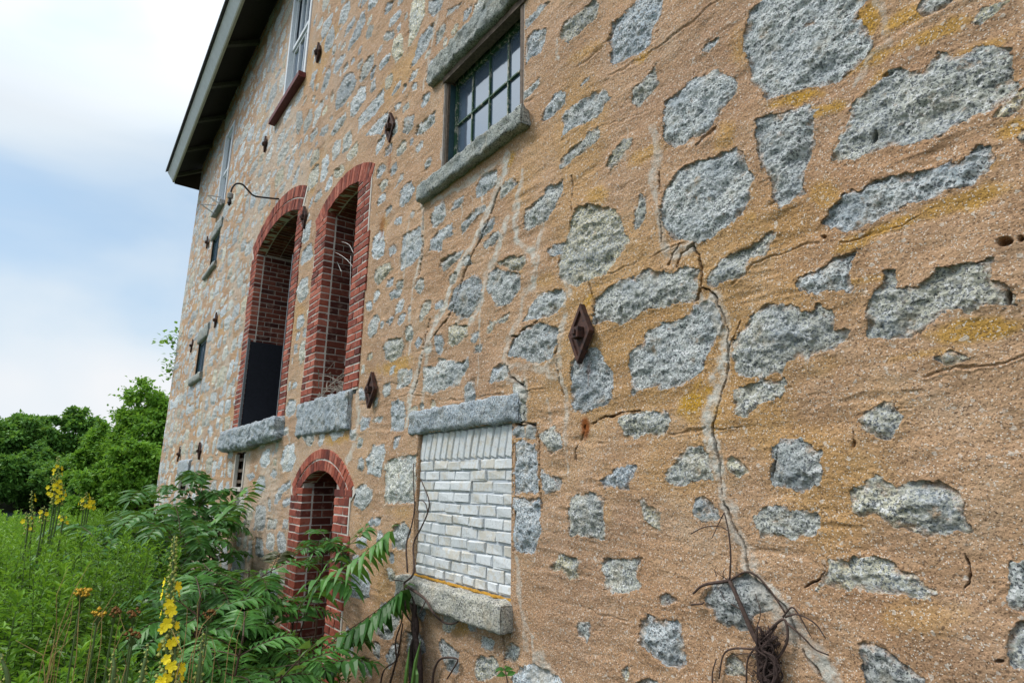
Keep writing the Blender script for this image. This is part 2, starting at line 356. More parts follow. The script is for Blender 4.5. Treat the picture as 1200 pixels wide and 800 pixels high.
# ------------------------------------------------------------------ the wall: stones traced as outlines on the wall plane
# (offset x, offset y, scale): outlines; tone 0 = blue grey .. 1 = yellow green ; val = brightness
ST = [
(600,0,4,[
 ("65,90 100,60 130,20 190,0 150,40 110,90 65,140",.2,.5),("70,180 110,140 160,135 165,190 140,250 95,265 65,310 65,230",.1,.55),
 ("235,165 250,110 290,75 350,30 400,0 410,20 400,90 340,150 270,205 240,195",.75,.35),("450,190 470,110 540,50 580,0 600,-30 700,-30 710,0 705,60 660,150 640,220 560,265 500,300 460,300 455,270 465,230",0,.55),
 ("890,240 920,200 975,180 960,215 920,250",.1,.5),
 ("1085,210 1095,130 1105,60 1150,20 1190,-20 1640,-40 1660,0 1620,60 1640,120 1680,170 1685,230 1640,280 1600,320 1530,370 1470,400 1400,410 1300,440 1200,470 1160,430 1130,400 1110,300",0,.62),
 ("130,570 150,520 195,440 245,425 240,480 190,540",.1,.55),("225,545 270,500 330,460 400,430 430,405 450,450 470,460 430,490 400,550 340,580 290,600 235,640 240,590",0,.5),
 ("555,470 570,410 640,360 680,300 670,350 690,390 640,450 580,515 570,490",.45,.45),
 ("720,480 800,420 830,380 900,355 945,325 1000,350 1050,375 1050,440 990,520 940,590 910,630 850,655 750,695 715,660 715,580",.2,.6),
 ("315,410 340,375 370,350 365,375 330,400",.1,.5),("220,780 240,730 300,680 340,640 400,600 420,605 410,650 350,700 290,745 240,790",.5,.45),
 ("440,780 470,710 520,650 570,645 560,680 530,720 500,770 470,800",.9,.3),("870,690 890,650 970,590 940,630",.2,.5),("40,480 60,430 90,400 130,365 130,400 90,440 45,475",.2,.6)]),
(900,0,4,[
 ("700,50 730,0 760,-20 870,-10 830,40 770,75 720,80",.3,.45),
 ("290,760 300,700 360,600 390,490 490,400 560,320 620,310 680,340 720,340 800,250 900,245 1000,215 1130,230 1150,300 1170,400 1130,460 1050,510 960,560 850,610 800,650 680,670 540,700 400,750",.45,.55),
 ("940,110 1000,40 1130,0 1060,60 990,120",.9,.8),("1060,550 1090,500 1200,420 1260,430 1200,490 1130,550",.9,.8),
 ("-50,570 0,550 60,545 190,485 235,510 205,580 215,650 200,740 180,800 170,910 120,940 55,980 20,900 0,830 -40,720 -50,640",0,.5),
 ("1170,650 1190,610 1260,590 1270,680 1200,690",.5,.55)]),
(600,200,4,[
 ("790,0 880,-45 960,-60 1060,-110 1095,-60 1110,0 1145,35 1120,75 1120,130 1080,210 1010,260 960,305 880,340 820,325 760,330 720,270 700,180 710,100 760,50",.02,.6),
 ("580,280 580,180 610,110 635,130 635,200 600,270",.5,.4),("50,280 60,190 150,110 160,75 210,70 240,40 245,90 210,170 170,240 110,260 70,290",.35,.5),
 ("270,540 225,500 215,430 250,330 280,260 300,210 320,170 400,165 480,180 510,210 520,270 555,330 510,400 440,490 380,505 300,550",.8,.55),
 ("160,380 200,345 245,335 240,390 190,410",0,.45),
 ("380,720 385,600 440,570 500,520 560,500 630,465 690,470 760,480 800,455 820,450 870,470 875,540 850,620 760,620 700,640 640,650 560,700 510,730 450,700 400,725",.35,.5),
 ("915,540 930,470 1000,410 1050,380 1130,340 1200,290 1240,285 1230,310 1190,390 1120,420 1100,490 1000,520 940,545",.55,.5),
 ("620,800 630,750 700,715 800,690 850,630 920,600 960,640 985,720 940,800 905,870 880,950 800,1000 720,1025 640,1020 560,1045 555,990 535,910 550,860 600,815",0,.48),
 ("50,710 80,640 120,580 180,560 250,555 260,600 220,660 160,690 100,700",.15,.55),
 ("0,800 30,770 70,730 150,710 215,740 215,800 195,880 120,905 40,880 -20,870 -10,820",0,.45)]),
(900,200,4,[
 ("260,250 300,190 330,140 400,75 440,100 490,50 560,45 650,20 740,0 800,-30 900,-45 980,-100 1040,-110 1060,-70 1055,10 1000,40 940,70 860,90 800,125 700,155 640,170 560,210 500,235 440,275 380,300 320,285",.12,.55),
 ("140,530 160,500 250,460 310,420 370,400 430,370 400,430 380,490 405,540 395,570 320,570 230,580 160,565",.05,.55),
 ("440,785 470,700 445,660 490,600 540,540 550,480 600,475 620,510 610,545 700,540 800,465 860,470 940,440 1010,430 1075,405 1050,440 1050,520 1110,535 1145,580 1145,630 1050,640 980,650 960,690 930,680 915,655 850,665 790,700 760,720 740,750 680,770 600,780 500,795",.5,.5),
 ("-170,800 -150,760 -100,700 -50,650 0,620 80,620 140,640 210,670 240,630 300,660 310,740 385,750 360,800 310,845 240,845 180,895 145,865 100,895 60,945 0,960 -80,975 -160,940 -175,870 -165,830",.25,.5)]),
(600,400,4,[
 ("275,310 280,180 280,90 370,30 400,30 440,110 470,150 470,240 470,270 420,300 340,330 290,330",.1,.4),
 ("490,370 520,340 600,325 650,325 720,325 745,370 720,410 680,440 620,435 580,455 520,440 510,410",.4,.6),
 ("415,650 470,605 540,575 580,590 560,650 545,700 490,685 430,690",0,.45),("710,620 770,560 820,490 900,495 920,530 940,600 940,655 850,650 760,680 720,660",.5,.55),
 ("1005,560 1030,535 1070,560 1110,610 1060,640 1010,600",.5,.6),
 ("1030,230 1110,195 1200,185 1275,180 1280,230 1260,270 1200,275 1150,310 1100,355 1050,340 1035,290",.3,.5),
 ("265,820 268,740 310,708 380,712 432,735 432,800 440,870 430,930 340,912 275,905",.4,.45),
 ("597,745 615,735 640,770 690,800 690,890 650,870 612,830",.6,.4),("842,790 855,740 900,730 960,780 970,830 890,850 845,815",.5,.5),
 ("3,478 50,455 105,475 115,560 125,690 120,712 3,715",0,.55),("3,732 125,735 135,820 130,900 100,990 60,990 3,980",0,.6),
 ("115,430 200,395 235,440 240,500 180,530 150,490 125,460",.3,.6),("130,590 180,630 230,640 220,690 160,715 140,690",0,.5),
 ("70,385 115,385 105,460 60,455",.2,.45),("0,400 58,390 58,450 0,452",.2,.5),("3,200 60,190 75,260 70,378 3,385",.3,.6)]),
(900,400,4,[
 ("10,490 60,460 140,450 200,490 215,520 255,500 245,560 265,630 240,670 160,710 80,690 20,670 5,640 20,580",.2,.45),
 ("415,360 460,330 510,310 540,285 590,285 600,320 630,350 605,410 570,460 520,445 450,410",.55,.5),
 ("790,80 860,45 890,60 960,80 900,95 840,120",.4,.6),
 ("380,800 382,690 450,685 470,640 530,640 600,670 700,655 800,650 880,700 915,750 920,800 940,850 975,900 930,915 890,897 850,915 760,910 690,910 640,870 590,855 540,830 480,810 410,805",.7,.6),
 ("-70,870 -70,820 -30,780 0,770 70,770 180,795 235,830 240,870 220,910 130,920 60,908 0,925 -40,925",.45,.5)]),
(600,600,4,[
 ("180,260 205,220 215,185 250,205 310,215 310,310 270,315 230,280 190,275",1,.55),
 ("410,240 440,205 490,220 540,230 580,210 610,215 590,250 580,300 605,340 600,370 540,380 480,380 430,360 425,300",.5,.6),
 ("700,400 730,380 770,400 790,415 740,430 710,425",.4,.5),("300,550 310,510 360,510 370,550 350,615 310,580",.2,.4),
 ("600,620 610,520 640,475 680,490 720,510 780,510 800,560 810,640 825,700 800,745 740,730 680,690 630,650",0,.5),
 ("900,400 950,340 1010,330 1040,300 1110,290 1200,350 1230,450 1150,480 1110,560 1030,530 960,515 950,460 895,430",.3,.25),
 ("1000,760 1010,690 1040,660 1090,700 1100,760 1040,770",.5,.5),("590,800 640,770 690,790 690,830 600,840",.2,.5),("520,740 550,715 560,770 540,800",.6,.7)]),
(900,600,4,[
 ("210,370 240,300 280,260 280,220 330,235 380,230 440,210 490,215 590,225 620,260 700,290 730,340 780,380 760,410 690,400 590,395 540,375 480,365 380,365 270,355",.8,.7),
 ("430,620 480,615 550,640 640,690 720,760 760,830 700,880 480,900 455,800 445,720",.1,.28),
 ("1110,300 1140,240 1200,235 1260,260 1260,460 1190,470 1120,440 1115,400 1135,340",.2,.55),
 ("1120,570 1150,510 1200,505 1260,520 1260,780 1200,740 1140,710 1130,640",.5,.5)]),
(420,180,5,[
 ("105,150 120,90 155,55 165,90 130,150",.1,.6),("225,180 250,120 270,110 270,150 230,190 200,220",.1,.6),("240,300 245,230 270,190 320,165 335,210 310,270 260,315",.05,.55),
 ("305,370 315,335 335,335 325,385",.2,.5),("245,680 265,480 300,460 365,430 380,500 370,600 330,640 260,690",.05,.62),("95,700 110,670 190,635 200,680 150,730 120,780 95,750",1,.55),
 ("160,780 170,745 210,725 205,770 170,790",.1,.6),("210,790 230,755 270,735 260,790",.3,.35),("420,570 430,510 470,450 550,410 550,470 500,510 490,575",.0,.6),
 ("600,470 600,410 640,370 690,320 745,295 740,340 680,380 640,420 615,460",.2,.45),("475,660 490,620 560,580 620,560 600,610 560,650 500,695",.4,.35),
 ("830,270 830,210 860,160 900,140 940,170 900,220",.6,.55),("725,540 770,480 820,455 840,480 800,530 740,560",.4,.4),("820,640 870,610 980,600 990,640 960,690 880,680 830,660",.9,.45),
 ("750,780 770,700 800,670 880,690 960,710 950,790 900,860 880,880 810,900",.25,.5),("560,790 620,750 700,700 720,760 725,850 650,960 600,965 525,910 540,840",0,.3),
 ("330,790 350,740 390,730 390,790 360,830",.4,.5),("180,820 210,795 260,795 240,840 190,860",.2,.5),("120,190 150,150 180,145 175,190 140,230",.8,.55),("160,330 190,300 205,305 195,350 165,370",.4,.35)]),
(420,340,5,[
 ("50,240 70,170 110,135 125,170 110,250 70,290",.2,.5),("160,190 190,150 205,150 185,210",0,.5),("145,330 180,290 260,275 265,320 240,390 190,425 155,400",.5,.5),
 ("325,320 350,270 375,280 380,310 350,350",0,.45),("365,185 370,110 400,60 425,60 425,110 380,180",.4,.5),("450,330 450,260 490,260 505,320 480,380 460,370",.1,.55),
 ("525,310 530,210 570,195 640,210 640,270 590,310 545,330",1,.6),("375,590 380,450 450,440 470,400 550,410 600,430 650,385 640,450 600,520 590,560 520,570 430,615 400,600",.3,.62),
 ("745,240 760,180 820,165 890,125 870,180 800,200 760,260",.9,.5),("220,570 225,470 260,455 310,460 300,540 240,580",.2,.58),("130,600 140,560 185,535 190,600 150,635",.2,.55),
 ("180,800 190,650 230,635 265,650 275,720 262,825 180,830",.05,.5),("0,780 20,740 70,750 60,800 10,830",.05,.55),("80,770 90,740 140,740 120,780",.1,.55)]),
(240,0,5,[
 ("750,430 760,370 800,320 830,310 810,380 770,440",.1,.5),("680,540 700,460 730,390 740,420 720,500 690,550",.1,.5),("620,500 630,430 665,400 650,470 640,540",.2,.55),("700,300 710,220 750,140 760,180 750,270 715,310",.2,.5),
 ("835,290 860,220 890,150 920,70 940,60 935,130 910,210 870,270 845,305",.05,.5),("815,220 830,160 880,90 890,120 860,170 820,220",.1,.5),("805,150 810,60 840,10 860,5 850,60 830,120",.1,.75),
 ("905,480 920,400 960,340 995,310 990,380 950,450 920,485",.2,.5),("940,220 960,150 990,145 980,220 950,235",.7,.35),("855,690 855,610 910,510 940,500 940,580 900,650 870,690",.15,.78),
 ("965,540 970,490 1000,450 1000,520 975,545",.1,.5),("630,750 640,660 690,580 700,590 680,680 640,750",.1,.78),("530,780 540,650 575,650 575,720 550,790",.4,.35),("735,790 760,720 830,650 830,690 790,750 750,800",.1,.6),
 ("670,800 690,750 725,725 720,770 700,800",.1,.4),("900,790 900,700 960,620 1010,560 1045,510 1050,600 1000,670 930,740",.15,.68),("940,800 990,730 1080,650 1085,690 1040,790",.1,.72),("330,610 340,540 365,470 370,540 345,615",.1,.6)]),
(400,0,5,[
 ("385,275 400,80 420,-10 490,-10 490,90 440,200 400,270",.9,1),("295,320 300,230 350,190 360,240 355,320 315,370",1,.85),("405,400 430,310 460,220 510,160 545,130 530,220 490,300 430,380",.1,.55),
 ("510,80 510,10 600,-10 580,60 540,100",.1,.55),("235,230 260,190 300,170 300,220 260,245",.3,.55),("400,480 420,420 460,400 440,460 405,490",.1,.7),("360,555 370,500 390,490 385,530",.1,.6),
 ("295,560 310,510 350,460 350,500 310,560",.1,.6),("430,790 450,740 550,650 550,720 470,790",.1,.6),("365,780 380,690 435,670 430,740 390,795",.3,.4),("250,80 270,20 310,0 290,60 260,90",.1,.6),
 ("150,70 160,0 180,-10 210,0 190,40",.1,.85),("710,130 720,70 770,20 760,70 730,120",.1,.55),("615,110 625,60 720,10 690,50 640,90",.1,.5),("-20,150 0,60 40,0 50,20 20,120",.1,.75)]),
(240,500,2.667,[
 ("560,240 563,110 600,95 665,85 660,240",.45,.75),("465,240 465,195 495,178 525,195 520,230 490,262",.1,.58),("505,300 520,282 548,285 545,308 515,312",.1,.6),("470,370 475,345 500,340 505,370 485,385",.1,.5),
 ("585,380 590,310 630,295 645,330 625,390",.2,.42),("530,400 540,390 555,410 550,430",.2,.5),("215,240 230,190 270,165 270,185 240,210 225,245",.1,.6),("240,250 245,225 270,220 275,240 250,252",.1,.6),
 ("205,150 215,130 230,140 220,165",.1,.5),("240,315 245,285 260,290 260,320",.1,.5),("195,320 198,285 225,290 220,320",.3,.6),("130,150 150,140 160,155 140,170",.1,.5)]),
(420,640,5,[
 ("100,500 110,400 120,330 200,320 250,310 245,420 200,540 150,550",.3,.5),("160,640 200,570 240,560 230,660 180,720",.1,.6),("285,660 285,500 340,495 380,560 390,620 340,660",.2,.3),
 ("465,570 485,540 550,590 585,620 590,740 560,750 520,720 480,630",0,.33),("685,720 690,660 720,640 790,650 820,690 810,760 740,790 700,780",.8,.6),("850,650 860,580 900,570 940,600 930,660 900,690 855,660",.2,.5),
 ("0,690 20,650 70,650 80,720 70,770 20,760",.6,.45)]),
]
STREAKS = [("583,212 575,240 562,262",3,.7),("480,255 478,290 474,330",2.2,.7),("612,200 606,238",3,.7),("545,345 538,372 530,398",2.5,.6),("640,250 628,292",3,.6),  # limewash / patched streaks: pixel path, width px, strength
("594,180 590,202 580,228 572,248 560,270 548,296 540,312 530,330 522,356 510,380 500,406 494,420 486,444 480,464 477,498",5,.95),
("495,238 497,270 495,300 490,320 484,338 482,370 480,396 479,412",3,.9),("594,258 590,276 580,304 570,320 566,340 564,352 552,376",4.5,.85),
("606,238 604,280 620,292 630,304 626,336 612,345 610,370 596,396 592,420 596,440 612,450 616,470",5,.8),("667,335 662,360 656,400 657,437 662,462 663,520",4,.75),
("835,352 845,380 847,410 843,430 838,470 833,500 836,525 842,550 847,580 852,600 868,640 878,665 893,685 908,705 925,732 950,762 978,800",8.5,.95),
("767,150 772,190 765,210 772,240 776,285 782,295",4.5,.8),("514,12 510,30 504,60 500,90 498,108",2.2,.8),("1030,0 1032,20 1040,50 1020,65 1000,100",4,.45),
("507,236 520,230 560,207 592,186",4,.7),("417.5,452 420,490 415,520 407,540",5,.8),("339,500 340,520 338,540",3,.7),("606,652 608,690 612,720 616,760",4,.75),
("596,430 620,428 652,440",4,.6),("615,440 618,470 616,500",5,.6),("646,800 632,775 628,800",9,.9),("655,420 640,432 610,432",3,.5),("672,290 700,262",2,.6),("660,320 668,345",5,.8),("563,352 561,400 560,452",1.1,.8),("622,745 624,760 625,778",1.2,.9),("662,500 663,555",1.0,.8),("612,735 625,746",1.4,.9),("552,232 553,250",1,.8),("563,222 564,240",1,.8),("540,238 541,262",1.2,.7),("575,225 576,232",1.2,.8),("655,70 654,50",1.4,.9),("735,150 733,190",1.6,.5),("520,500 519,508",1,.5),("470,300 468,330",1.3,.6),("505,405 498,440 495,470",3,.6),("640,470 645,500",3,.5),("870,640 880,660",10,.9),("790,298 812,290",5,.6),("818,345 836,372",5,.7)]
CRACKS = [  # path, half width px, depth m
("795,312 800,296 812,288 821,298 822,320 821,336 815,350",1.5,.03),("821,336 832,342 842,360 850,385 852,412 846,450 841,487 836,510 842,537 844,570 850,597 866,630 873,655 877,668 896,690 918,715 936,748 960,790",1.3,.022),
("586,220 575,250 566,275 553,298 545,318 540,336",1.6,.025),("540,336 536,350 526,372 505,400",.8,.012),("497,240 497,270 496,300 493,320",.8,.015),
("600,395 607,392 614,387 637,374",1.0,.015),("596,430 600,442 612,450 618,458 616,476 616,494 628,500 632,530 632,560 634,595",1.2,.02),("616,492 604,498 600,504",1.0,.015),
("692,496 708,486 730,482 750,481",.6,.008),("600,497 628,497",1,.012),("654,400 655,440 659,462",.6,.01),("783,310 797,285",1,.012),("672,540 684,500",.5,.006),
("587,745 590,770 594,785 600,790",1.2,.015),("505,372 500,395 494,425 483,462",.8,.01),("1134,648 1136,665 1133,680 1128,690",.8,.012),("940,688 955,680 962,668",.8,.012),
("690,330 694,345 697,380",.5,.006),("868,372 848,420",.7,.008),("670,205 672,250",.5,.006),("775,200 775,285",.6,.006),("912,525 905,560",.5,.005),("1003,500 1000,518",.8,.008)]
SCORES = [  # tooled false joints in the stucco
("700,518 760,512 830,502",1.0),("840,503 900,497",.8),("712,90 775,55 812,27 850,-4",1.4),("615,122 662,92 707,55",1.2),("1000,166 1060,130 1130,105",1.2),("985,285 1060,262 1150,215",1.0),("690,330 760,303 800,285",.9),
("420,475 480,462 540,470",.7),("430,538 470,545",.6),("440,440 520,470 640,455",.6),("425,660 455,672",.8),("660,180 700,150 760,130",1.0),("1080,440 1140,430 1200,418",1.2),
("690,715 735,728",.8),("435,690 470,705",.6),("860,330 900,300 960,285",1.0),("980,500 1030,480 1070,478",1.0)]
BLOBS = [  # ochre lichen: x, y, rx, ry, angle(deg, screen), strength
(1018,22,16,28,20,.9),(928,118,36,10,-18,.95),(1050,55,70,11,-22,.7),(1100,38,36,10,-25,.7),(1190,150,30,14,-15,.7),(1120,240,70,13,-16,.7),(1040,268,70,9,-20,.75),(1000,290,40,10,-20,.6),
(1140,388,70,14,-8,.8),(938,335,26,12,-20,.55),(752,67,18,8,-35,.7),(815,470,28,26,-60,1.0),(838,482,10,28,10,.8),(700,232,20,14,-20,.6),(690,352,9,26,30,.9),(640,330,14,10,0,.4),(460,430,28,11,-15,.75),(392,513,18,9,-10,.9),
(545,735,14,10,0,.55),(598,186,4,10,15,.8),(450,265,4,16,12,.5),(1080,720,60,24,8,.3),(735,465,16,26,0,.3),(960,430,40,16,-10,.25),(860,240,16,30,10,.35),(760,180,26,10,-30,.5),(1040,100,30,20,-30,.5),(1150,110,50,16,-20,.4),(880,255,20,14,-30,.5),(700,600,30,20,0,.2),(375,690,20,9,-20,.4),(470,600,20,8,0,.3),(585,560,12,10,0,.2),(965,230,20,20,0,.5),(790,432,16,16,0,.5),(600,325,16,6,-30,.4),(1080,415,50,8,-8,.5),(1060,20,50,14,-30,.8),(1150,60,60,12,-30,.6),(960,130,30,8,-20,.8),(1120,205,60,9,-20,.6),(870,60,16,30,20,.4),(1010,330,50,8,-10,.5),(905,395,30,10,-15,.4),(690,60,30,10,-35,.4),(850,160,14,24,20,.5)]
RUSTS = [(690,436,2,18,2,.5),(457,190,2,16,6,.6),(433,490,2,12,6,.5),(372,88,1.5,12,8,.5),(684,500,5,16,0,1.2),(448,268,3,18,10,.7),(680,425,4,8,0,.3),(458,178,3,10,5,.5)]
HOLES = [(1181,284,9,5,-8,.05),(1198,281,4,5,0,.05),(1184,349,5,11,0,.05),(1024,160,2.2,8,18,.04),(729,366,2,9,5,.025),(967,278,3,2,0,.02),(1000,520,2,5,20,.015),(1172,774,7,3,0,.03),(1041,85,7,2.5,-30,.012)]
def parse(s): return [tuple(float(q) for q in p.split(',')) for p in s.split()]

# openings in the wall, wall frame (X0, X1, Z0, Z1)
OPEN = [(2.56, 3.57, 2.20, 3.08), (2.645, 3.745, -.62, .325), (4.93, 6.33, .74, 3.06), (7.05, 9.35, .68, 3.76), (4.93, 6.32, -1.7, .20),
        (7.55, 8.62, 5.56, 7.6), (12.62, 13.46, 5.62, 7.55), (12.65, 13.42, 4.28, 5.02), (12.62, 13.42, 2.02, 2.72), (8.52, 9.02, -.12, .36), (12.65, 13.56, -.28, .08)]
CORNER = 16.75; EAVE_N = 1.40
def eave(X): return 7.80 + (17.2-X)*0.040                 # bottom of the fascia, the eave sags a little
def walltop(X): return eave(X) + .52

def px_of(X, Z, N=WN):
    d = np.array([X, N, Z]); w = CF@d
    return 600+FPX*(CR@d)/w, 400-FPX*(CU@d)/w
# column / row grid: finer near the eye
xs = np.arange(1212, 183, -1.0)
cx = [W(x, 560)[0] for x in xs]
cx = [v for v in cx if v < CORNER-.004]
near = list(np.linspace(-4.5, -.12, 60)) + list(np.arange(-.10, cx[0]-.003, .0030))
cx = np.array(near + cx + [CORNER])
tf = np.arange(-.78, 1.06, 1/690.)
tc = [1.06]
while tc[-1] < 8: tc.append(tc[-1]*1.03+.004)
tb = [-.78]
while tb[-1] > -2.5: tb.append(tb[-1]*1.05-.004)
tt = np.array(sorted(tb[1:])+list(tf)+tc[1:])
dep = np.maximum(math.cos(PIT)*(math.cos(YAW)*np.maximum(cx, .1) + math.sin(YAW)*2), 1.2)
VX = np.repeat(cx[:, None], len(tt), 1).astype(np.float32)
VZ0 = (tt[None, :]*dep[:, None]).astype(np.float32)
top = np.array([walltop(x) for x in cx], np.float32)[:, None]
BOT = -1.75
VZ = np.clip(VZ0, BOT, top)
NC, NR = VX.shape
PXW = (dep/FPX)[:, None]*np.ones_like(VX)                # metres per photo pixel
# ---- base relief
def rect_d(r):
    dx = np.maximum(np.maximum(r[0]-VX, VX-r[1]), 0); dz = np.maximum(np.maximum(r[2]-VZ, VZ-r[3]), 0)
    return np.hypot(dx, dz)
od = np.full(VX.shape, 9., np.float32)
for r in OPEN: od = np.minimum(od, rect_d(r))
fade = .15 + .85*sstep(.04, .28, od)
H = (.018*fbm(VX*1.3, VZ*1.6, o=3) + .014*fbm(VX*4+3, VZ*5, o=3))*fade
trow = fbm(VX*3.2 + 2*vnoise(VX, VZ*2), VZ*15, o=4)
H += .007*trow*fade + .0022*fbm(VX*26, VZ*34, o=3) - .006*np.maximum(0, trow-.28)*4*fade
S = np.full(VX.shape, -9., np.float32); ID = np.full(VX.shape, -1, np.int32)
TONE = np.zeros_like(VX); VAL = np.full(VX.shape, .5, np.float32); LIFT = np.zeros_like(VX)
rag = fbm(VX*22, VZ*22, o=3); rag2 = fbm(VX*70, VZ*70, o=2)
def seg_sdf(P, Q, poly):
    d = np.full(P.shape, 1e9, np.float32); ins = np.zeros(P.shape, bool); n = len(poly)
    for i in range(n):
        ax, az = poly[i]; bx, bz = poly[(i+1) % n]
        ex, ez = bx-ax, bz-az; l2 = ex*ex+ez*ez+1e-12
        t = np.clip(((P-ax)*ex+(Q-az)*ez)/l2, 0, 1)
        d = np.minimum(d, (P-ax-t*ex)**2+(Q-az-t*ez)**2)
        c = ((az > Q) != (bz > Q))
        if abs(ez) > 1e-12: ins ^= c & (P < ex*(Q-az)/ez+ax)
    d = np.sqrt(d); return np.where(ins, d, -d)
def block(x0, x1, z0, z1, pad):
    i0 = np.searchsorted(cx, x0-pad); i1 = np.searchsorted(cx, x1+pad)
    if i1 <= i0: return None
    zz = VZ[i0:i1]; rr = np.where(((zz >= z0-pad) & (zz <= z1+pad)).any(0))[0]
    if len(rr) == 0: return None
    return slice(i0, i1), slice(rr[0], rr[-1]+1)
sid = 0; AREA = {}; CENT = {}; SINFO = {}
def add_stone(poly, tone, val, lift=None, cover_test=False, pix=0):
    global sid
    p = np.array(poly); x0, z0 = p.min(0); x1, z1 = p.max(0)
    b = block(x0, x1, z0, z1, .06)
    if b is None: return
    size = max(x1-x0, z1-z0)
    sd = seg_sdf(VX[b], VZ[b], poly) + (.013*rag[b] + .009*rag2[b])*min(1, size/.2)
    if cover_test and (np.any((sd > -.008) & (S[b] > -.012)) or np.any((sd > -.03) & (od[b] < .05))): return
    k = sd > S[b]
    S[b] = np.where(k, sd, S[b]); near_ = k & (sd > -.05)
    ID[b] = np.where(near_, sid, ID[b]); TONE[b] = np.where(near_, tone, TONE[b]); VAL[b] = np.where(near_, val, VAL[b])
    LIFT[b] = np.where(near_, random.uniform(-.004, .010) if lift is None else lift, LIFT[b])
    TONE[b] = np.where(near_, min(1, tone + random.choice([0, 0, .1, .25])), TONE[b])
    AREA[sid] = pix; CENT[sid] = p.mean(0); SINFO[sid] = (tone, val); sid += 1
def parea(p):
    p = np.array(p); x, y = p[:, 0], p[:, 1]; return .5*abs(np.dot(x, np.roll(y, 1))-np.dot(y, np.roll(x, 1)))
for ox, oy, sc, lst in ST:
    for s_, tone, val in lst:
        pp = [(x/sc+ox, y/sc+oy) for x, y in parse(s_)]
        add_stone([W(*q) for q in pp], tone, val, pix=parea(pp))
NTRACED = sid
# ---- the smaller stones further off and outside the frame, laid in uneven courses
def scatter_stones(X0, X1, Z0, Z1, hmin, hmax, fill):
    z = Z0
    while z < Z1:
        h = random.uniform(hmin, hmax); x = X0 + random.uniform(-.2, .2)
        while x < X1:
            w = h*random.uniform(.8, 2.1)
            if random.random() < fill and walltop(x) > z+h:
                n = random.randint(7, 10); c = (x+w/2+random.uniform(-.03, .03), z+h/2+random.uniform(-.06, .06)*1.2); pts = []
                sw, sh = random.uniform(.36, .52)*w, random.uniform(.36, .52)*h; sk = random.uniform(-.35, .35)
                for q in range(n):
                    a = 2*math.pi*(q+random.uniform(-.3, .3))/n; e = .62
                    ca, sa = math.cos(a), math.sin(a)
                    rr = random.uniform(.78, 1.12)
                    dx = math.copysign(abs(ca)**e, ca)*sw*rr; dz = math.copysign(abs(sa)**e, sa)*sh*rr
                    pts.append((c[0]+dx+sk*dz, c[1]+dz))
                tone = random.choice([0, .05, .1, .1, .2, .3, .5, .9]); val = random.choice([.4, .5, .6, .65, .7, .8, .9])
                add_stone(pts, tone, val, cover_test=True)
            x += w
        z += h*.96
scatter_stones(3.9, CORNER, -1.7, 8.5, .24, .44, .95)
scatter_stones(3.9, CORNER, -1.7, 8.5, .15, .28, .95)
scatter_stones(3.9, CORNER, -1.7, 8.5, .09, .17, .75)
scatter_stones(2.6, 4.6, -.9, 3.6, .13, .24, .8)
scatter_stones(2.75, 4.2, -.9, 3.6, .08, .14, .6)
scatter_stones(-4.4, 4.0, 1.9, 8.6, .25, .42, .7)
scatter_stones(-4.4, .1, -1.7, 3.2, .25, .42, .6)
scatter_stones(.2, 4.2, -1.72, -.85, .2, .32, .5)
# ---- apply the stones
wm = np.maximum(.002, PXW*.5)
MASK = sstep(-1, 1, S/wm)
inn = np.clip(S, 0, .2)
rock = 1-np.abs(fbm(VX*7+ID*3.1, VZ*9, o=5))*2
rockf = fbm(VX*38, VZ*38, o=3)
hs = -.002 + LIFT*sstep(0, .05, S) + .007*sstep(0, .09, S) + .015*(rock-.5) + .010*rockf
lip = .0025*np.exp(-(np.minimum(S, 0)/.022)**2) + .003*rag2*np.exp(-(np.minimum(S, 0)/.02)**2)
H = np.where(S > 0, H*.6, H + lip) + np.where(S > 0, hs*np.clip(S/np.maximum(wm*.8, .002), 0, 1) - .003, 0)
# ---- streaks, cracks, blobs
LIME = np.zeros_like(VX); SHADE_DIRT = np.zeros_like(VX); OCH = np.zeros_like(VX); RUST = np.zeros_like(VX)
WX = VX + .020*fbm(VX*13+31, VZ*13, o=4); WZ = VZ + .020*fbm(VX*13-11, VZ*13+5, o=4)
def path_d(pts, pad):
    p = np.array(pts); b = block(p[:, 0].min(), p[:, 0].max(), p[:, 1].min(), p[:, 1].max(), pad)
    if b is None: return None, None
    d = np.full(VX[b].shape, 1e9, np.float32)
    for (ax, az), (bx, bz) in zip(pts[:-1], pts[1:]):
        ex, ez = bx-ax, bz-az; t = np.clip(((WX[b]-ax)*ex+(WZ[b]-az)*ez)/(ex*ex+ez*ez+1e-12), 0, 1)
        d = np.minimum(d, (WX[b]-ax-t*ex)**2+(WZ[b]-az-t*ez)**2)
    return b, np.sqrt(d)
for s_, w_, k_ in STREAKS:
    b, d = path_d([W(*q) for q in parse(s_)], .2)
    if b is None: continue
    w2 = w_*PXW[b]*(1+.7*rag[b]+.5*fbm(VX[b]*5, VZ[b]*5, o=2))
    mk = k_*sstep(1.6, .6, d/w2)*(.75+.5*sstep(-.3, .2, fbm(VX[b]*9+3, VZ[b]*6, o=3)))
    LIME[b] = np.maximum(LIME[b], mk); H[b] += .0012*np.minimum(mk, .8) + .0015*mk*rag2[b] + .002*mk*rag[b]
wob = .006*fbm(VX*30+9, VZ*30, o=3)
for s_, w_, dp in CRACKS:
    pts = [W(*q) for q in parse(s_)]; b, d = path_d(pts, .05)
    if b is None: continue
    w2 = np.maximum(w_*PXW[b]*.85, PXW[b]*.8)*(1+.9*rag[b]+.4*rag2[b])
    H[b] -= (dp*2.0+.012)*sstep(1.15, .45, np.abs(d+wob[b]*.5)/w2); SHADE_DIRT[b] = np.maximum(SHADE_DIRT[b], sstep(1.1, .5, np.abs(d+wob[b]*.5)/w2))
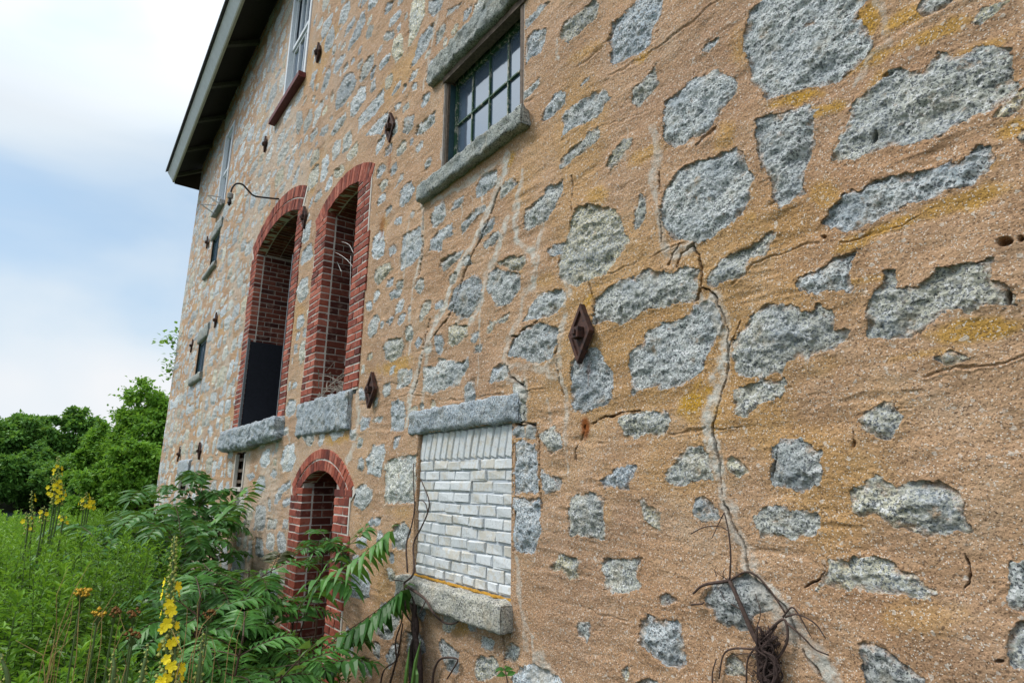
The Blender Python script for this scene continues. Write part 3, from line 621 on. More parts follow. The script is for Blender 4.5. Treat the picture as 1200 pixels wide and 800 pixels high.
for s_, w_ in SCORES:
    b, d = path_d([W(*q) for q in parse(s_)], .08)
    if b is None: continue
    d = d + .5*wob[b]; w2 = np.maximum(w_*PXW[b]*1.3, PXW[b])
    brk = sstep(-.35, .1, fbm(VX[b]*6, VZ[b]*6, o=2))
    H[b] -= .0045*brk*sstep(1.3, .2, d/w2)*(S[b] < 0); H[b] += .002*brk*np.exp(-((d-w2*2.2)/w2)**2)*(S[b] < 0)
def blob(x, y, rx, ry, an, arr, st):
    a = math.radians(an); u = [W(x+math.cos(a)*rx*q, y+math.sin(a)*rx*q) for q in (-1, 1)]; v = [W(x-math.sin(a)*ry*q, y+math.cos(a)*ry*q) for q in (-1, 1)]
    c = W(x, y); U = np.array(u[1])-np.array(u[0]); V = np.array(v[1])-np.array(v[0]); U /= 2; V /= 2
    R_ = np.linalg.norm(U)+np.linalg.norm(V)
    b = block(c[0]-R_*1.3, c[0]+R_*1.3, c[1]-R_*1.3, c[1]+R_*1.3, .02)
    if b is None: return
    det = U[0]*V[1]-U[1]*V[0]; dx, dz = VX[b]-c[0], VZ[b]-c[1]
    p = (dx*V[1]-dz*V[0])/det; q = (dz*U[0]-dx*U[1])/det
    r = np.hypot(p, q) + .45*rag[b] + .35*fbm(VX[b]*7, VZ[b]*7, o=2)
    return b, r
for x, y, rx, ry, an, st_ in BLOBS:
    o = blob(x, y, rx, ry, an, OCH, st_)
    if o: OCH[o[0]] = np.maximum(OCH[o[0]], st_*sstep(1.15, .35, o[1])*(S[o[0]] < 0))
for x, y, rx, ry, an, st_ in RUSTS:
    o = blob(x, y, rx, ry, an, RUST, st_)
    if o: RUST[o[0]] = np.maximum(RUST[o[0]], st_*sstep(1.2, .3, o[1]))
for x, y, rx, ry, an, dp in HOLES:
    o = blob(x, y, rx, ry, an, None, 0)
    if o: H[o[0]] -= dp*sstep(1.05, .6, o[1])
farl = sstep(-.15, .4, fbm(VX*1.5, VZ*.8+4, o=3))*sstep(4.5, 8, VX)*.6
LIME = np.maximum(LIME, farl*(S < 0))
OCH = np.maximum(OCH, .35*sstep(.25, .55, fbm(VX*.9+7, VZ*1.1, o=4))*(S < 0))
H = H*sstep(-.02, .10, CORNER-VX+.02) 
# ---- mesh; stones that show largest become sub-parts
verts = np.stack([VX, -WN+H, VZ+EYE], -1).reshape(-1, 3)
vid = np.arange(NC*NR).reshape(NC, NR)
F = np.stack([vid[:-1, :-1], vid[1:, :-1], vid[1:, 1:], vid[:-1, 1:]], -1).reshape(-1, 4)[:, ::-1]
c2 = verts[F].mean(1); fx, fz = c2[:, 0], c2[:, 2]-EYE
ok = np.abs(VZ[:-1, 1:]-VZ[:-1, :-1]).ravel() + np.abs(VZ[1:, 1:]-VZ[1:, :-1]).ravel() > 1e-6
ARCS = {2: (5.64, 1.57, 1.56), 3: (8.215, .994, 2.865), 4: (5.6275, -.845, 1.12)}
for q, (X0, X1, Z0, Z1) in enumerate(OPEN):
    cut = (fx > X0) & (fx < X1) & (fz > Z0) & (fz < Z1+.3*(q in ARCS))
    if q in ARCS:
        xc, zc, R_ = ARCS[q]; cut &= (fz < zc + np.sqrt(np.maximum(R_*R_-(fx-xc)**2, 0)))
    ok &= ~cut
F = F[ok]
fid = ID.ravel()[F]; fin = (S.ravel()[F] > -.0).all(1)
fsid = np.where(fin & (fid == fid[:, :1]).all(1), fid[:, 0], -1)
ATT = dict(sa=np.stack([MASK, TONE, VAL], -1).reshape(-1, 3), sb=np.stack([LIME, OCH, RUST], -1).reshape(-1, 3), shade_dirt=SHADE_DIRT.ravel(), sd=np.clip(S, -.05, .2).ravel())
def submesh(name, sel, parent):
    f = F[sel]; u, inv = np.unique(f.ravel(), return_inverse=True)
    return mesh_np(name, verts[u], inv.reshape(f.shape), M['wall'], parent, True, {k_: v_[u] for k_, v_ in ATT.items()})
BLD = thing('stone_building', 'old stone and tan stucco building with brick arches and a dark overhanging eave', 'building', (6, -2, 0))
big = [i for i in sorted(AREA, key=lambda q: -AREA[q])[:96] if AREA[i] > 60]
wallo = submesh('wall', ~np.isin(fsid, big), BLD)
def stone_label(t, v):
    return ('pale ' if v > .68 else 'dark ' if v < .38 else '') + ('yellowish lichened' if t > .85 else 'greenish grey' if t > .4 else 'blue grey') + ' granite fieldstone'
for i in big:
    sel = fsid == i
    if sel.sum() < 6: continue
    o = submesh('fieldstone', sel, wallo); o['label'] = stone_label(*SINFO[i])
# ------------------------------------------------------------------ building details
def rough_block(name, X0, X1, N0, N1, Z0, Z1, mat, parent, amp=.02, step=.013, seed=0, round_=.03, sag=0.0):
    """quarry-faced stone block, wall frame, N0 is the outer face"""
    nx, ny, nz = (max(2, int((b-a)/step)) for a, b in ((X0, X1), (N0, N1), (Z0, Z1)))
    nx = min(nx, 110)
    P = {}; V = []; Fq = []
    def vid_(i, j, k):
        if (i, j, k) not in P:
            P[(i, j, k)] = len(V); V.append((X0+(X1-X0)*i/nx, N0+(N1-N0)*j/ny, Z0+(Z1-Z0)*k/nz))
        return P[(i, j, k)]
    for i in range(nx):
        for k in range(nz):
            Fq.append((vid_(i, 0, k), vid_(i+1, 0, k), vid_(i+1, 0, k+1), vid_(i, 0, k+1))[::-1]); Fq.append((vid_(i, ny, k), vid_(i+1, ny, k), vid_(i+1, ny, k+1), vid_(i, ny, k+1)))
    for i in range(nx):
        for j in range(ny):
            Fq.append((vid_(i, j, 0), vid_(i+1, j, 0), vid_(i+1, j+1, 0), vid_(i, j+1, 0))); Fq.append((vid_(i, j, nz), vid_(i+1, j, nz), vid_(i+1, j+1, nz), vid_(i, j+1, nz))[::-1])
    for j in range(ny):
        for k in range(nz):
            Fq.append((vid_(0, j, k), vid_(0, j+1, k), vid_(0, j+1, k+1), vid_(0, j, k+1))[::-1]); Fq.append((vid_(nx, j, k), vid_(nx, j+1, k), vid_(nx, j+1, k+1), vid_(nx, j, k+1)))
    V = np.array(V, np.float32); c = np.array([(X0+X1)/2, (N0+N1)/2, (Z0+Z1)/2]); hf = np.array([(X1-X0)/2, (N1-N0)/2, (Z1-Z0)/2])
    q = (V-c); t = np.abs(q)-(hf-round_); t = np.maximum(t, 0)
    tl = np.linalg.norm(t, axis=1, keepdims=True); V = V - np.sign(q)*(t - t*np.minimum(1, round_/np.maximum(tl, 1e-6)))
    s = seed*7.7
    d = np.stack([fbm(V[:, 0]*16+s, V[:, 1]*18, V[:, 2]*18+k*31, o=4) for k in range(3)], -1)
    rid = 1-2*np.abs(fbm(V[:, 0]*9+s, V[:, 1]*9+5, V[:, 2]*11, o=4))
    dirn = q/np.maximum(hf, 1e-6); dirn = np.sign(dirn)*np.abs(dirn)**4; dirn /= np.maximum(np.linalg.norm(dirn, axis=1, keepdims=True), 1e-6)
    V = V + dirn*(amp*.8*(rid-.4))[:, None] + d*amp*.8
    V[:, 2] += sag*((V[:, 0]-c[0])/hf[0])**2
    Wd = np.stack([V[:, 0], -V[:, 1], V[:, 2]+EYE], -1)
    return mesh_np(name, Wd, Fq, mat, parent, True, {'tint': np.full(len(V), .5)})
UX, UZ, UN = Vector((1, 0, 0)), Vector((0, 0, 1)), Vector((0, 1, 0))     # along, up, outwards

def bond(mb, mo, X0, X1, Z0, Z1, N, pitch=.073, blen=.205, proud=.0, depth=.05, dark=None, jit=.004):
    """running bond on the wall plane at depth N"""
    z = Z0; r = 0
    while z < Z1-.02:
        h = min(pitch, Z1-z); x = X0 - (blen/2 if r % 2 else 0) + random.uniform(-.01, .01)
        while x < X1-.01:
            a, b = max(x, X0), min(x+blen+random.uniform(-.012, .012), X1)
            if b-a > .025:
                mb.brick(B((a+b)/2, N-proud-random.uniform(0, jit), z+h/2), UX, UZ, UN, b-a-.011, h-.011, depth, random.random() if dark is None else random.random()*dark)
            x = max(x+blen*.9, b)
        z += pitch; r += 1
def bond_side(mb, X, N0, N1, Z0, Z1, sgn, pitch=.073, blen=.205, dark=1.0):
    """running bond on a reveal (plane X = const, facing sgn)"""
    z = Z0; r = 0; u = Vector((0, -1, 0)); n = Vector((sgn, 0, 0))
    while z < Z1-.02:
        h = min(pitch, Z1-z); y = N0 + .012 - (blen/2 if r % 2 else 0)
        while y < N1-.01:
            a, b = max(y, N0+.012), min(y+blen, N1)
            if b-a > .03: mb.brick(B(X, (a+b)/2, z+h/2)+n*random.uniform(-.002, .002), u, UZ, n, b-a-.011, h-.011, .05, random.random()*dark)
            y += blen
        z += pitch; r += 1
def arch_ring(mb, xc, zc, R0, R1, half, N, wid=.07, depth=.12, proud=.012, dark=1.0):
    a1 = math.asin(min(.999, half/((R0+R1)/2))); n = max(5, int(2*a1*(R0+R1)/2/wid))
    for i in range(n):
        a = -a1 + 2*a1*(i+.5)/n; rad = UX*math.sin(a) + UZ*math.cos(a); tan = UX*math.cos(a) - UZ*math.sin(a)
        c = B(xc, N-proud-random.uniform(0, .004), zc) + rad*((R0+R1)/2)
        mb.brick(c, tan, rad, UN, 2*a1*(R0+R1)/2/n-.009, R1-R0-.010, depth, random.random()*dark, jit=.003)
def arched_opening(nm, label, X0, X1, x0, x1, zs, spring, rings, outspring, R_out, zc, depth, steps, plain=.5):
    """outer X0..X1, inner x0..x1; rings = [(R0,R1)...] concentric at (xc, zc)"""
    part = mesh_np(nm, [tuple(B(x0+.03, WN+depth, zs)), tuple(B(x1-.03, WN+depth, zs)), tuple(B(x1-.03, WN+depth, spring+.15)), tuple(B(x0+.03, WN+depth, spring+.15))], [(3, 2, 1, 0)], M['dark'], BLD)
    part['label'] = label
    xc = (X0+X1)/2; hb = MB(); mo = MB()
    ri = rings[0][0]; ro = rings[-1][1]
    def ring_low(x): return zc + math.sqrt(max(ro*ro*0 + ri*ri-(x-xc)**2, .01))
    # jamb bands, tooth-edged
    for side in (0, 1):
        a, b = (X0, x0) if side == 0 else (x1, X1)
        z = zs; r = 0; out = 0
        top_ = outspring
        while z < top_-.02:
            if r % 4 == 0: out = random.choice([0, 0, .03, -.025]) if steps else 0
            ea, eb = (a-out, b) if side == 0 else (a, b+out)
            # top courses are cut by the ring
            lo = zc + math.sqrt(max(ri*ri-((ea+eb)/2-xc)**2, .001))
            if z + .036 < lo + .06:
                cuts = [ea, eb] if (r % 2 and eb-ea < .3) else [ea, (ea + (eb-ea)*(.36 if (r % 2) == side else .64)), eb]
                for p, q in zip(cuts[:-1], cuts[1:]):
                    hb.brick(B((p+q)/2, WN-.012-random.uniform(0, .004), z+.0365), UX, UZ, UN, q-p-.012, .060, .10, random.random(), jit=.0025)
            z += .073; r += 1
        lo = zc + math.sqrt(max(ri*ri-((a+b)/2-xc)**2, .001))
        mo.wbox(a+.008, b-.010, WN-.008, WN+.12, zs-.01, min(top_, lo+.04))
    for R0, R1 in rings: arch_ring(hb, xc, zc, R0, R1, (X1-X0)/2 if R1 == ro else (X1-X0)/2*.93, WN)
    a1 = math.asin(min(.999, (X1-X0)/2/((ri+ro)/2))); nseg = 28
    vs = []; fs = []
    for i in range(nseg+1):
        a = -a1*1.01+2*a1*1.01*i/nseg
        for Rr in (ri+.006, ro-.008):
            for Nn in (WN-.005, WN+.12): vs.append(B(xc+math.sin(a)*Rr, Nn, zc+math.cos(a)*Rr))
    for i in range(nseg):
        o = i*4
        fs += [(o, o+4, o+6, o+2), (o+1, o+3, o+7, o+5), (o, o+1, o+5, o+4), (o+2, o+6, o+7, o+3)]
    mo.add(vs, fs)
    sur = hb.build('brick_surround', [M['brick']], part); mo.build('mortar_bed', [M['mortar']], part)
    # reveals
    rb = MB(); rm = MB()
    lo = zc + math.sqrt(max(ri*ri-((x0-xc))**2, .001))
    bond_side(rb, x1, WN+.086, WN+depth, zs, lo, -1); bond_side(rb, x0, WN+.086, WN+depth, zs, lo, 1)
    rm.wbox(x1+.006, x1+.10, WN+.125, WN+depth+.05, zs-.02, lo+.03); rm.wbox(x0-.10, x0-.006, WN+.125, WN+depth+.05, zs-.02, lo+.03)
    rm.wbox(x1+.014, x1+.09, WN+.0, WN+.124, zs, lo); rm.wbox(x0-.09, x0-.014, WN+.0, WN+.124, zs, lo)
    ai = math.asin(min(.999, (x1-x0)/2/ri)); n = max(6, int(2*ai*ri/.075))
    for row in range(int(depth/.21)+1):
        for i in range(n):
            a = -ai+2*ai*(i+.5)/n; rad = UX*math.sin(a)+UZ*math.cos(a); tan = UX*math.cos(a)-UZ*math.sin(a)
            Nc = WN+.115+.105+row*.21
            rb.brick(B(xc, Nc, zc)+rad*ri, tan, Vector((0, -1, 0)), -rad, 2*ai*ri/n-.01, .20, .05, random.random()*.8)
    vs = []; fs = []
    for i in range(13):
        a = -ai+2*ai*i/12
        for Nn in (WN+.12, WN+depth+.05): vs.append(B(xc+math.sin(a)*(ri+.006), Nn, zc+math.cos(a)*(ri+.006)))
    for i in range(12): fs.append((i*2, i*2+1, i*2+3, i*2+2))
    rm.add(vs, fs)
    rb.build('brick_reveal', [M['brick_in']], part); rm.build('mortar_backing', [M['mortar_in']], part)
    return part

# right hand tall arch
RA = arched_opening('arched_opening', 'narrower tall brick arched opening with dead twigs on its sill', 4.87, 6.41, 5.20, 6.055, .79, 2.87, [(1.38, 1.58)], 3.06, 1.58, 1.57, .62, True)
LA = arched_opening('arched_opening', 'wider tall brick arched opening with a dark board inside', 6.97, 9.46, 7.21, 9.13, .71, 3.36, [(2.556, 2.716), (2.724, 2.886)], 3.72, 2.886, .994, .75, True)
NI = arched_opening('bricked_niche', 'low red brick arched niche behind the sumac leaves', 4.855, 6.40, 5.215, 6.07, -1.6, .02, [(.93, 1.035), (1.04, 1.14)], .16, 1.14, -.845, .34, True)
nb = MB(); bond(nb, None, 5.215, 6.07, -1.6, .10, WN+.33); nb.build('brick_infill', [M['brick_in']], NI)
mb = MB(); mb.wbox(5.2, 6.08, WN+.338, WN+.45, -1.62, .14); mb.build('infill_mortar', [M['mortar']], NI)
rough_block('stone_sill', 5.0, 6.42, 1.965, 2.62, .44, .785, M['granite'], RA, .022, seed=3)
rough_block('stone_sill', 6.92, 8.0, 1.88, 2.6, .44, .70, M['granite'], LA, .03, seed=4, round_=.06)
rough_block('stone_sill', 7.99, 9.72, 1.87, 2.6, .40, .695, M['granite'], LA, .03, seed=5, round_=.06)
def each(name, boxes, mat, parent):
    for q in boxes:
        e_ = MB(); e_.wbox(*q); e_.build(name, [mat], parent)
mb = MB(); mb.wbox(9.085, 9.115, WN+.03, WN+.62, .70, 1.98); mb.build('dark_board', [M['black']], LA)
each('steel_edge_strip', [(9.095, 9.125, WN-.014, WN+.02, .70, 2.02), (7.215, 7.235, WN-.018, WN+.012, .70, 2.75)], M['steel'], LA)

# ---- bricked up, whitewashed window
BW = MB(); X0, X1, Z0, Z1 = 2.655, 3.735, -.605, .315
wb = MB()
def wcourse(zl0, zr0, zl1, zr1, nb_, half, hN=.0):
    """a course between two gently wandering bed lines (left = far side)"""
    xs_ = []; x = X0 - (half*.5*.11*nb_/5)
    w = (X1-X0)/nb_
    xs_ = [X0] + [X0 + w*(i + (.5 if half else 0)) + random.uniform(-.02, .02) for i in range(1 if not half else 0, nb_ if not half else nb_)] + [X1]
    for a, b in zip(xs_[:-1], xs_[1:]):
        if b-a < .03: continue
        t = lambda x_: (x_-X0)/(X1-X0)
        zb = (zr0+(zl0-zr0)*t((a+b)/2)); zt = (zr1+(zl1-zr1)*t((a+b)/2)); sl = math.atan2((zl0-zr0), X1-X0)
        u = Vector((math.cos(sl), 0, math.sin(sl))); v = Vector((-math.sin(sl), 0, math.cos(sl)))
        wb.brick(B((a+b)/2, WN+.024-random.uniform(0, .009), (zb+zt)/2+random.uniform(-.002, .002)), u, v, UN, b-a-random.uniform(.007, .013), zt-zb-random.uniform(.008, .013), .05, random.random(), inset=.006, jit=.0045)
beds = [-.595]
hts = [.058, .070, .068, .067, .069, .066, .068, .067, .066, .064, .066]
for h in hts: beds.append(beds[-1]+h)
for i in range(len(hts)):
    d0 = random.uniform(-.006, .006) if i else 0; d1 = 0
    wcourse(beds[i], beds[i], beds[i+1], beds[i+1], (9 if i == 0 else random.choice([5, 6, 6])), i % 2 == 1)
zt0 = beds[-1]; n = 15
for i in range(n):                                       # leaning soldier course
    x = X0 + (X1-X0)*(i+.5)/n; lean = math.radians(-16 + 4*random.random()); v = Vector((math.sin(lean), 0, math.cos(lean))); u = Vector((math.cos(lean), 0, -math.sin(lean)))
    wb.brick(B(x, WN+.022-random.uniform(0, .006), (zt0+Z1)/2+.004), u, v, UN, (X1-X0)/n-.010, (Z1-zt0)*1.0, .05, random.random()*.8, inset=.006)
blk = MB(); blk.wbox(X0-.02, X1+.02, WN+.031, WN+.4, Z0-.02, Z1+.02)
bl = blk.build('blocked_window', [M['wjoint']], BLD); bl['label'] = 'bricked up whitewashed window between rough granite lintel and sill'
wb.build('whitewashed_brickwork', [M['wbrick']], bl)
each('rendered_jamb', [(X1+.001, X1+.03, 2.003, 2.0309, Z0-.015, Z1+.008), (X0-.03, X0-.001, 2.003, 2.0309, Z0-.015, Z1+.008)], M['wall'], bl)
rough_block('stone_lintel', 2.565, 3.87, 1.975, 2.35, .325, .485, M['granite'], bl, .018, seed=11)
rough_block('stone_sill', 2.63, 3.84, 1.92, 2.35, -.755, -.612, M['granite_w'], bl, .014, seed=12, round_=.022)
mb = MB()
mb.tube([B(X0+(X1-X0)*i/40, WN+.016+random.uniform(-.003, .003), -.606+random.uniform(-.002, .003)) for i in range(41)], [random.uniform(.007, .012) for i in range(41)], 6)
mb.build('ochre_lichen_line', [mat_plain('ochre_lichen', (.42, .22, .03), .95, .4, 60)], bl)

# ---- upper many-paned window
WIN = MB(); xa, xb, za, zb = 2.60, 3.545, 2.27, 3.03
gl = MB(); gl.wbox(xa, xb, 2.108, 2.114, za, zb+.04)
win = gl.build('window', [M['glass']], BLD); win['label'] = 'small paned window with peeling green bars under a rough granite lintel'
fr = MB()
fr.wbox(xb-.024, xb, 2.085, 2.125, za, zb+.04); fr.wbox(xa, xa+.035, 2.085, 2.125, za, zb+.04); fr.wbox(xa+.035, xb-.035, 2.085, 2.125, za-.02, za+.04); fr.wbox(xa+.035, xb-.035, 2.085, 2.125, zb+.0, zb+.05)
fr.build('sash', [M['green']], win)
bars = MB()
for x in (3.31, 3.085, 2.86): bars.wbox(x-.0065, x+.0065, 2.094, 2.107, za+.04, zb)
bars.wbox(xa+.035, xb-.024, 2.092, 2.107, 2.675, 2.687); bars.build('glazing_bars', [M['green']], win)
each('frame', [(xb, xb+.02, 2.02, 2.13, 2.22, 3.06), (xa-.03, xa, 2.0, 2.13, 2.22, 3.06)], M['wood'], win)
each('jamb_lining', [(xb-.006, xb-.001, 2.04, 2.084, 2.24, 3.03), (xa, xa+.02, 2.02, 2.084, 2.24, 3.03)], M['teal'], win)
lb = MB(); lb.wbox(2.50, 3.585, 1.990, 2.06, 3.045, 3.10); lb.build('timber_lintel', [M['wood']], win)
hd = MB(); hd.wbox(2.58, 3.56, 2.061, 2.30, 3.083, 3.13); hd.build('head_soffit', [M['dark']], win)
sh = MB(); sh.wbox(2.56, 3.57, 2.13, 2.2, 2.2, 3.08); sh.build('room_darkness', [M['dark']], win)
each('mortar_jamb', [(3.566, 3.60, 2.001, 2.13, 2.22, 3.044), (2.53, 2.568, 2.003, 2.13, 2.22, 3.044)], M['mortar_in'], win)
rough_block('stone_lintel', 2.40, 3.76, 1.945, 2.30, 3.105, 3.30, M['granite_l'], win, .022, seed=21, round_=.018)
rough_block('stone_sill', 2.50, 3.83, 1.93, 2.30, 2.105, 2.235, M['granite_l'], win, .018, seed=22, round_=.015)

# ---- tall white sash windows under the eave
def sash_window(label, X0, X1, Z0, Z1, mid, sill_ext, mat_sill, ncol=3):
    g = MB(); g.wbox(X0+.04, X1-.04, 2.07, 2.076, Z0, Z1); w = g.build('sash_window', [M['glass']], BLD); w['label'] = label
    f = MB(); f.wbox(X1-.075, X1, 1.975, 2.06, Z0, Z1); f.wbox(X0, X0+.075, 1.985, 2.06, Z0, Z1); f.wbox(X0+.075, X1-.075, 1.985, 2.06, Z1-.06, Z1)
    f.build('frame', [M['white']], w)
    s = MB()
    for (q0, q1, n0) in ((Z0+.012, mid, 2.045), (mid+.004, Z1-.065, 2.02)):
        s.wbox(X0+.08, X0+.125, n0, n0+.03, q0, q1); s.wbox(X1-.125, X1-.08, n0, n0+.03, q0, q1); s.wbox(X0+.126, X1-.126, n0, n0+.03, q0, q0+.06); s.wbox(X0+.126, X1-.126, n0, n0+.03, q1-.045, q1)
        for c in range(1, ncol):
            x = X0+.125+(X1-X0-.25)*c/ncol; s.wbox(x-.011, x+.011, n0+.002, n0+.028, q0+.061, q1-.046)
    s.build('sash', [M['white']], w)
    si = MB(); si.wbox(X0-.02, X1+sill_ext, 1.90, 2.06, Z0-.085, Z0-.004); si.build('sill', [mat_sill], w)
    dk = MB(); dk.wbox(X0, X1, 2.3, 2.4, Z0-.1, Z1+.1); dk.build('room_darkness', [M['dark']], w)
    j = MB(); j.wbox(X1+.003, X1+.05, 1.993, 2.2, Z0-.03, Z1); j.build('side_board', [M['wood']], w)
    return w
sash_window('tall white sash window with a maroon sill under the eave', 7.56, 8.60, 5.575, 7.58, 6.56, .42, M['redwood'])
w3 = sash_window('far tall white sash window with wire brackets at its foot', 12.63, 13.45, 5.64, 7.53, 6.5, .05, M['granite'], 2)
def stone_window(label, X0, X1, Z0, Z1, lint, sill, seed, bars=0, vert=True):
    g = MB(); g.wbox(X0, X1, 2.045, 2.05, Z0, Z1); w = g.build('small_window', [M['glass']], BLD); w['label'] = label
    f = MB(); f.wbox(X0, X0+.05, 2.03, 2.044, Z0, Z1); f.wbox(X1-.05, X1, 2.03, 2.044, Z0, Z1); f.wbox(X0+.05, X1-.05, 2.03, 2.044, Z1-.05, Z1); f.wbox(X0+.05, X1-.05, 2.03, 2.044, Z0, Z0+.05)
    f.wbox((X0+X1)/2-.012, (X0+X1)/2+.012, 2.032, 2.044, Z0+.05, Z1-.05); f.build('frame', [M['teal']], w)
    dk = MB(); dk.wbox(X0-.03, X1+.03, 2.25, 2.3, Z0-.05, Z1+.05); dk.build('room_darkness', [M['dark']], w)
    each('timber_jamb', [(X1, X1+.03, 2.001, 2.24, Z0, Z1), (X0-.03, X0, 2.001, 2.24, Z0, Z1)], M['dark'], w)
    if lint: rough_block('stone_lintel', lint[0], lint[1], 1.97, 2.24, lint[2], lint[3], M['granite_l'], w, .02, .04, seed)
    if sill: rough_block('stone_sill', sill[0], sill[1], 1.94, 2.24, sill[2]+.03, sill[3], M['granite_l'], w, .018, .04, seed+1)
    return w
stone_window('small far window below the wire brackets, with a long stone sill', 12.67, 13.40, 4.32, 5.02, (12.55, 13.6, 5.02, 5.26), (12.6, 13.82, 4.16, 4.31), 31)
stone_window('small far window in the middle of the wall, with stone lintel and sill', 12.64, 13.40, 2.04, 2.72, (12.5, 13.55, 2.72, 3.0), (12.55, 13.82, 1.84, 2.03), 33)
def slot(label, X0, X1, Z0, Z1, lint, seed):
    g = MB(); g.wbox(X0-.02, X1+.02, 2.075, 2.09, Z0-.02, Z1+.02); w = g.build('vent_slot', [M['dark']], BLD); w['label'] = label
    each('timber_bar', [(X0, X1, 2.03, 2.07, Z0+(Z1-Z0)*(i+.5)/3-.02, Z0+(Z1-Z0)*(i+.5)/3+.02) for i in range(3)], M['wood'], w)
    each('mortar_jamb', [(X1+.01, X1+.05, 1.985, 2.03, Z0, Z1), (X0-.04, X0, 1.985, 2.28, Z0, Z1), (X0-.03, X1+.03, 1.97, 2.28, Z0-.05, Z0)], M['mortar'], w)
    if lint: rough_block('stone_lintel', lint[0], lint[1], 1.95, 2.24, lint[2], lint[3], M['granite'], w, .02, .04, seed)
slot('narrow barred slot below the sill of the wide arch', 8.54, 9.0, -.10, .34, None, 40)
slot('far low barred slot with a stone lintel, half behind leaves', 12.67, 13.54, -.27, .06, (12.5, 13.7, .06, .36), 41)

# ---- roof
rm = MB(); XN, XF = -4.5, 17.2
def rq(mb_, N0, z0, N1, z1, xa=XN, xb=XF, a=.5):
    mb_.add([B(xa, N0, eave(xa)+z0), B(xb, N0, eave(xb)+z0), B(xb, N1, eave(xb)+z1), B(xa, N1, eave(xa)+z1)], [(0, 1, 2, 3)], a)
def prism(mb_, prof, xa, xb):
    n = len(prof); vs = [B(xa, p, eave(xa)+q) for p, q in prof] + [B(xb, p, eave(xb)+q) for p, q in prof]
    mb_.add(vs, [tuple(range(n)), tuple(range(2*n-1, n-1, -1))] + [(i, i+n, (i+1) % n+n, (i+1) % n) for i in range(n)])
sl = .62
prism(rm, [(1.20, .235), (7.0, .235+sl*5.8), (7.0, .32+sl*5.8), (1.20, .30)], XN, XF)
prism(rm, [(7.0, .235+sl*5.8), (12.8, .235), (12.8, .30), (7.0, .32+sl*5.8)], XN, XF)
roof = rm.build('roof', [M['slate']], BLD)
f1 = MB(); prism(f1, [(1.385, .045), (1.255, .235), (1.30, .235), (1.43, .045)], XN, XF); f1.build('gutter_board', [M['fascia']], roof)
f2 = MB(); prism(f2, [(1.40, 0), (1.385, .043), (1.44, .043), (1.44, 0)], XN, XF); f2.build('fascia_trim', [M['fasciab']], roof)
sf = MB(); prism(sf, [(1.445, .12), (2.2, .12+.55*sl*1.6), (2.2, .17+.55*sl*1.6), (1.445, .17)], XN, XF-.03); sf.build('soffit', [M['soffit']], roof)
x = 16.9; first = None
while x > -4:
    rf = MB(); prism(rf, [(1.445, .03), (2.05, .03+.36), (2.05, .115+.36), (1.445, .115)], x-.045, x+.045); rf.build('rafter', [M['rafter']], roof); x -= 1.45
eb = MB(); prism(eb, [(1.445, -.03), (2.15, -.03), (2.15, .55), (1.445, .16)], XF-.03, XF); eb.build('barge_board', [M['soffit']], roof)
# ---- remaining walls of the building
ow = MB()
ow.wbox(CORNER-.6, CORNER-.001, WN+.6, 12.0, BOT, 8.2); ow.wbox(-4.5, CORNER, 12.0, 12.6, BOT, 8.2); ow.wbox(-4.5, -3.9, WN+.6, 12.0, BOT, 8.2)
ow.add([B(CORNER, WN, BOT), B(CORNER, WN+.7, BOT), B(CORNER, WN+.7, 8.25), B(CORNER, WN, 8.25)], [(0, 1, 2, 3)]); ow.add([B(-4.5, WN, BOT), B(-4.5, WN+.7, BOT), B(-4.5, WN+.7, 8.3), B(-4.5, WN, 8.3)], [(3, 2, 1, 0)])
ow.build('rear_walls', [M['wall']], BLD)

# ---- wall anchors, gooseneck lamp, wire brackets
def anchor():
    p = MB(); hw, hh, t = .088, .152, .035
    prof = [(hw, 0), (0, hh), (-hw, 0), (0, -hh)]
    vs = [Vector((a, .004, b)) for a, b in prof] + [Vector((a, t, b)) for a, b in prof] + [Vector((a*.78, t, b*.78)) for a, b in prof] + [Vector((a*.76, t-.012, b*.76)) for a, b in prof]
    fs = [(0, 1, 2, 3)]
    for k in range(3):
        fs += [(k*4+i, k*4+(i+1) % 4, k*4+4+(i+1) % 4, k*4+4+i)[::-1] for i in range(4)]
    fs.append((12, 15, 14, 13)[::-1]); p.add(vs, fs)
    return p
ap = anchor()
first = None
ANCH = [(682, 391, 'diamond shaped iron anchor plate nearest, with a square nut'), (435, 457, 'iron anchor plate right of the twiggy sill'), (458, 150, 'iron anchor plate left of the paned window'), (373, 62, 'iron anchor plate beside the tall white sash window'), (311, 169, 'iron anchor plate below the maroon sill'),
        (357, 255, 'iron anchor plate on the brick edge between the two arches'), (253, 375, 'iron anchor plate left of the wide arch'), (225, 405, 'iron anchor plate far out near the corner'), (243, 284, 'iron anchor plate left of the upper small window'), (210, 532, 'low iron anchor plate near the corner'), (234, 528, 'low iron anchor plate left of the wide sill')]
for x, y, lab in ANCH:
    Xa, Za = W(x, y, WN-.02)
    if first is None:
        o = ap.build('anchor_plate', [M['rust']], BLD)
        nb_ = MB(); nb_.box((-.027, .024, -.027), (.027, .060, .027)); nb_.box((-.011, .0601, -.011), (.011, .070, .011)); nt = nb_.build('square_nut', [M['rust']], o); first = (o, nt)
    else:
        o = first[0].copy(); COL.objects.link(o); c = first[1].copy(); COL.objects.link(c); c.parent = o
    o.location = B(Xa, WN-.006, Za); o.rotation_euler = (random.uniform(-.06, .06), random.uniform(-.07, .07), random.uniform(-.15, .05)); o['label'] = lab
